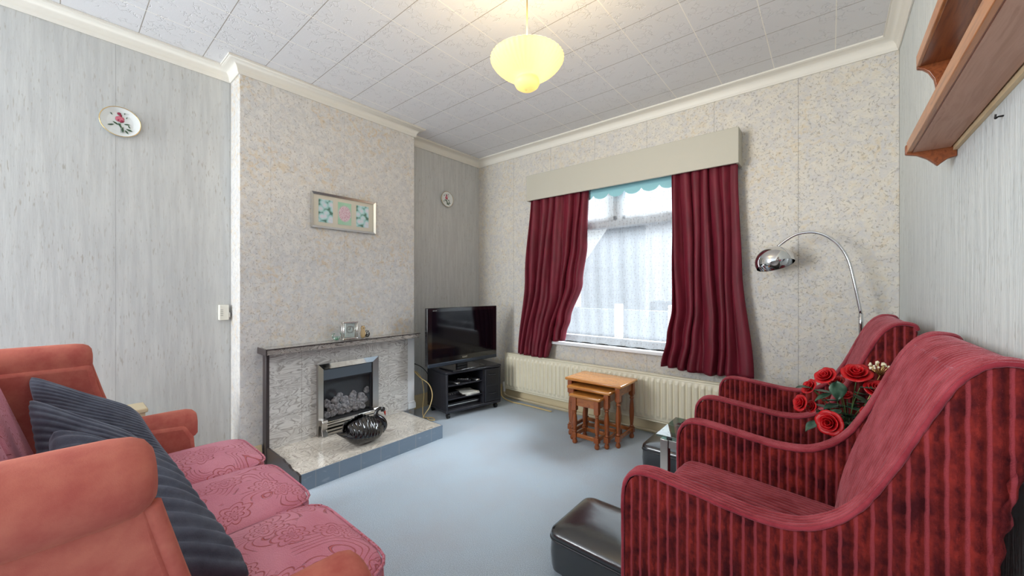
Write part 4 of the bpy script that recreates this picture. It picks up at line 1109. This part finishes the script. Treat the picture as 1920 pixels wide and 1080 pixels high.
# ------------------------------------------------------------------ sofa (faces +Y), back end wings
SF = thing('sofa', 'salmon velvet three seat sofa with pink damask cushions and wing back', 'sofa', (-1.52, 0, 0))
XI0, XI1 = -.66, .70                                         # seat span in local x
def seat_cushion(x0, x1, y0, y1, z0, z1, name, parent, dome=.03, mat='damask', tilt=0):
    bm = bmesh.new(); cx, cy, hx_, hy_ = (x0+x1)/2, (y0+y1)/2, (x1-x0)/2, (y1-y0)/2
    def loop(ins, z, sc_=1, n_=7, k=64):
        out = []
        for i in range(k):
            a = 2*PI*i/k + .01; c_, s_2 = math.cos(a), math.sin(a)
            m_ = (abs(c_)**n_+abs(s_2)**n_)**(-1/n_)
            out.append((cx+(hx_-ins)*c_*m_*sc_, cy+(hy_-ins)*s_2*m_*sc_, z))
        return out
    rs = [loop(.03, z0), loop(.008, z0+.008), loop(0, z0+.03), loop(-.002, (z0+z1)/2), loop(0, z1-.028), loop(.006, z1-.010), loop(.020, z1)]
    for q in (.9, .8, .68, .54, .4, .25, .1): rs.append(loop(.02, z1 + dome*(1-q**2.4), q, 2+5*q))
    rings(bm, rs)
    o = finish(name, bm, mat, parent, angle=180)
    bm = bmesh.new(); lp_ = loop(-.001, z1-.014); tube(bm, lp_+[lp_[0]], .0045, 6, False); finish('piping', bm, 'damask', o, angle=180)
    return o
for a, b in ((-.63, -.235), (-.235, .200), (.200, .665)):
    seat_cushion(a+.002, b-.002, -.03, .565, .34, .47, 'seat_cushion', SF, .03)
# base
finish('base', boxes(((-.75, -.28, .10), (.78, .50, .335))), 'orange_velvet', SF, bevel=.02, segs=3)
finish('front_rail', boxes(((-.63, .50, .12), (.66, .53, .335))), 'orange_velvet', SF, bevel=.012, segs=3)
for x in (-.68, .70):
    for y in (-.22, .42):
        bm = bmesh.new(); lathe(bm, [(.018, 0), (.024, .02), (.024, .1)], 14, (x, y, 0)); finish('foot', bm, 'oak', SF, angle=50)
# back cushions (slightly reclined)
for a, b in ((-.63, -.2), (-.2, .22), (.22, .665)):
    o = seat_cushion(a+.003, b-.003, -.05, .46, -.07, .06, 'back_cushion', SF, .035)
    o.rotation_euler = (R(106), 0, 0); o.location = (0, -.085, .475)
bm = bmesh.new(); prism(bm, [(-.30, .10), (-.17, .10), (-.17, .4), (-.25, .86), (-.27, .92), (-.31, .945), (-.36, .93), (-.375, .88)], lambda p, d: (-.62+1.28*d, p[0], p[1]), 0, 1)
finish('back_frame', bm, 'orange_velvet', SF, bevel=.02, segs=3)
# arms with rolled tops + wings (one part each side)
def arm(sx, xin, xout):
    xc = (xin+xout)/2; s = 1 if xout > xin else -1
    prof_y = [(-.36, .10), (.405, .10), (.415, .3), (.40, .50), (.37, .56), (.2, .575), (.15, .64), (.125, .72), (.105, .80), (.092, .87), (-.36, .87)]
    bm = bmesh.new(); prism(bm, prof_y, lambda p, d: (xin+(xout-xin)*(.12+.76*d), p[0], p[1]), 0, 1)
    a = finish('arm', bm, 'orange_velvet', SF, bevel=.016, segs=3)
    # arm roll
    bm = bmesh.new(); rs = []
    for y, k in ((.10, .9), (.2, 1), (.33, 1), (.385, .97), (.405, .88), (.416, .7), (.420, .35)):
        rs.append([(xc+s*.012+(.088 if math.cos(q)*s > 0 else .060)*k*(math.cos(q) if math.sin(q) > 0 or math.cos(q)*s > 0 else math.copysign(1, math.cos(q))*min(1, abs(math.cos(q))*4)), y, .556+.060*k*math.sin(q)-.01*(1-k)) for q in [2*PI*i/24 for i in range(24)]])
    rings(bm, rs); finish('arm_roll', bm, 'orange_velvet', a, angle=180)
    bm = bmesh.new(); rs = []
    for y, k in ((-.37, .9), (-.2, 1), (.0, 1), (.05, .99), (.072, .94), (.086, .82), (.094, .62), (.097, .3)):
        rs.append([(xc+s*.004+(.080 if math.cos(q)*s > 0 else .053)*k*(math.cos(q) if math.sin(q) > 0 or math.cos(q)*s > 0 else math.copysign(1, math.cos(q))*min(1, abs(math.cos(q))*4)), y, .893+.058*k*math.sin(q)-.004*(1-k)) for q in [2*PI*i/28 for i in range(28)]])
    rings(bm, rs); finish('wing_roll', bm, 'orange_velvet', a, angle=180)
    bm = bmesh.new(); tube(bm, spline([(xout-s*.02, .088, .86), (xout-s*.02, .103, .80), (xout-s*.02, .124, .72), (xout-s*.02, .15, .64), (xout-s*.02, .20, .58)], 6), .011, 8)
    finish('piping', bm, 'orange_velvet', a, angle=180)
arm(1, .672, .80); arm(-1, -.635, -.785)

# grey cord cushions
def cushion(label, c00, c10, c11, c01, T, ribs, amp, bend=.0):
    """corners; ribs run along the c00->c10 direction"""
    c00, c10, c11, c01 = map(Vector, (c00, c10, c11, c01)); nn = (c10-c00).cross(c01-c00).normalized()
    ctr = (c00+c10+c11+c01)/4
    bm = bmesh.new(); nu, nv = 26, ribs*6
    for s in (1, -1):
        def fn(u, v, s=s):
            a, b_ = 2*u-1, 2*v-1
            p = c00*(1-u)*(1-v)+c10*u*(1-v)+c11*u*v+c01*(1-u)*v
            pin = .07*(a*a*(1-b_*b_) + b_*b_*(1-a*a)) + .10*(a*a*b_*b_)**3
            p = p + (ctr-p)*pin
            k = ((1-abs(a)**3)*(1-abs(b_)**3))**.42
            rib = amp*(abs(math.sin(PI*v*ribs + .5*math.sin(u*5)))**.8)*(k**.3)
            wr = .010*mnoise.noise(Vector((u*4, v*4, T*10)))*k
            return p + nn*(s*(T*k+rib) + wr + bend*k)
        grid(bm, nu, nv, fn)
    bmesh.ops.remove_doubles(bm, verts=bm.verts, dist=.0006)
    o = finish('scatter_cushion', bm, 'grey_rib', angle=180)
    return tag(o, label, 'cushion', 'grey corduroy cushions on the sofa')
cushion('fine ribbed dark grey cushion, farthest on the sofa near the far arm', (-2.20, -.07, .865), (-2.02, .20, .715), (-1.76, .30, .50), (-1.98, -.02, .56), .055, 22, .005)
cushion('dark grey ribbed cushion in the middle, overlapped by the front one', (-1.93, -.06, .83), (-1.72, .17, .70), (-1.42, .27, .515), (-1.66, -.02, .53), .06, 14, .008)
cushion('thick ribbed grey cushion nearest, leaning behind the sofa wing', (-1.56, -.02, .80), (-1.40, .20, .70), (-.985, .30, .50), (-1.12, .02, .56), .06, 11, .011)

# table behind the far sofa arm
t = thing('corner_box', 'pale wooden box top peeping out behind the far sofa arm', 'box', (-2.87, .25, 0))
finish('body', boxes(((-.07, -.06, 0), (.08, .06, .505))), 'beige', t, bevel=.004)
finish('lid', boxes(((-.08, -.07, .505), (.09, .07, .528))), 'beige', t, bevel=.006)
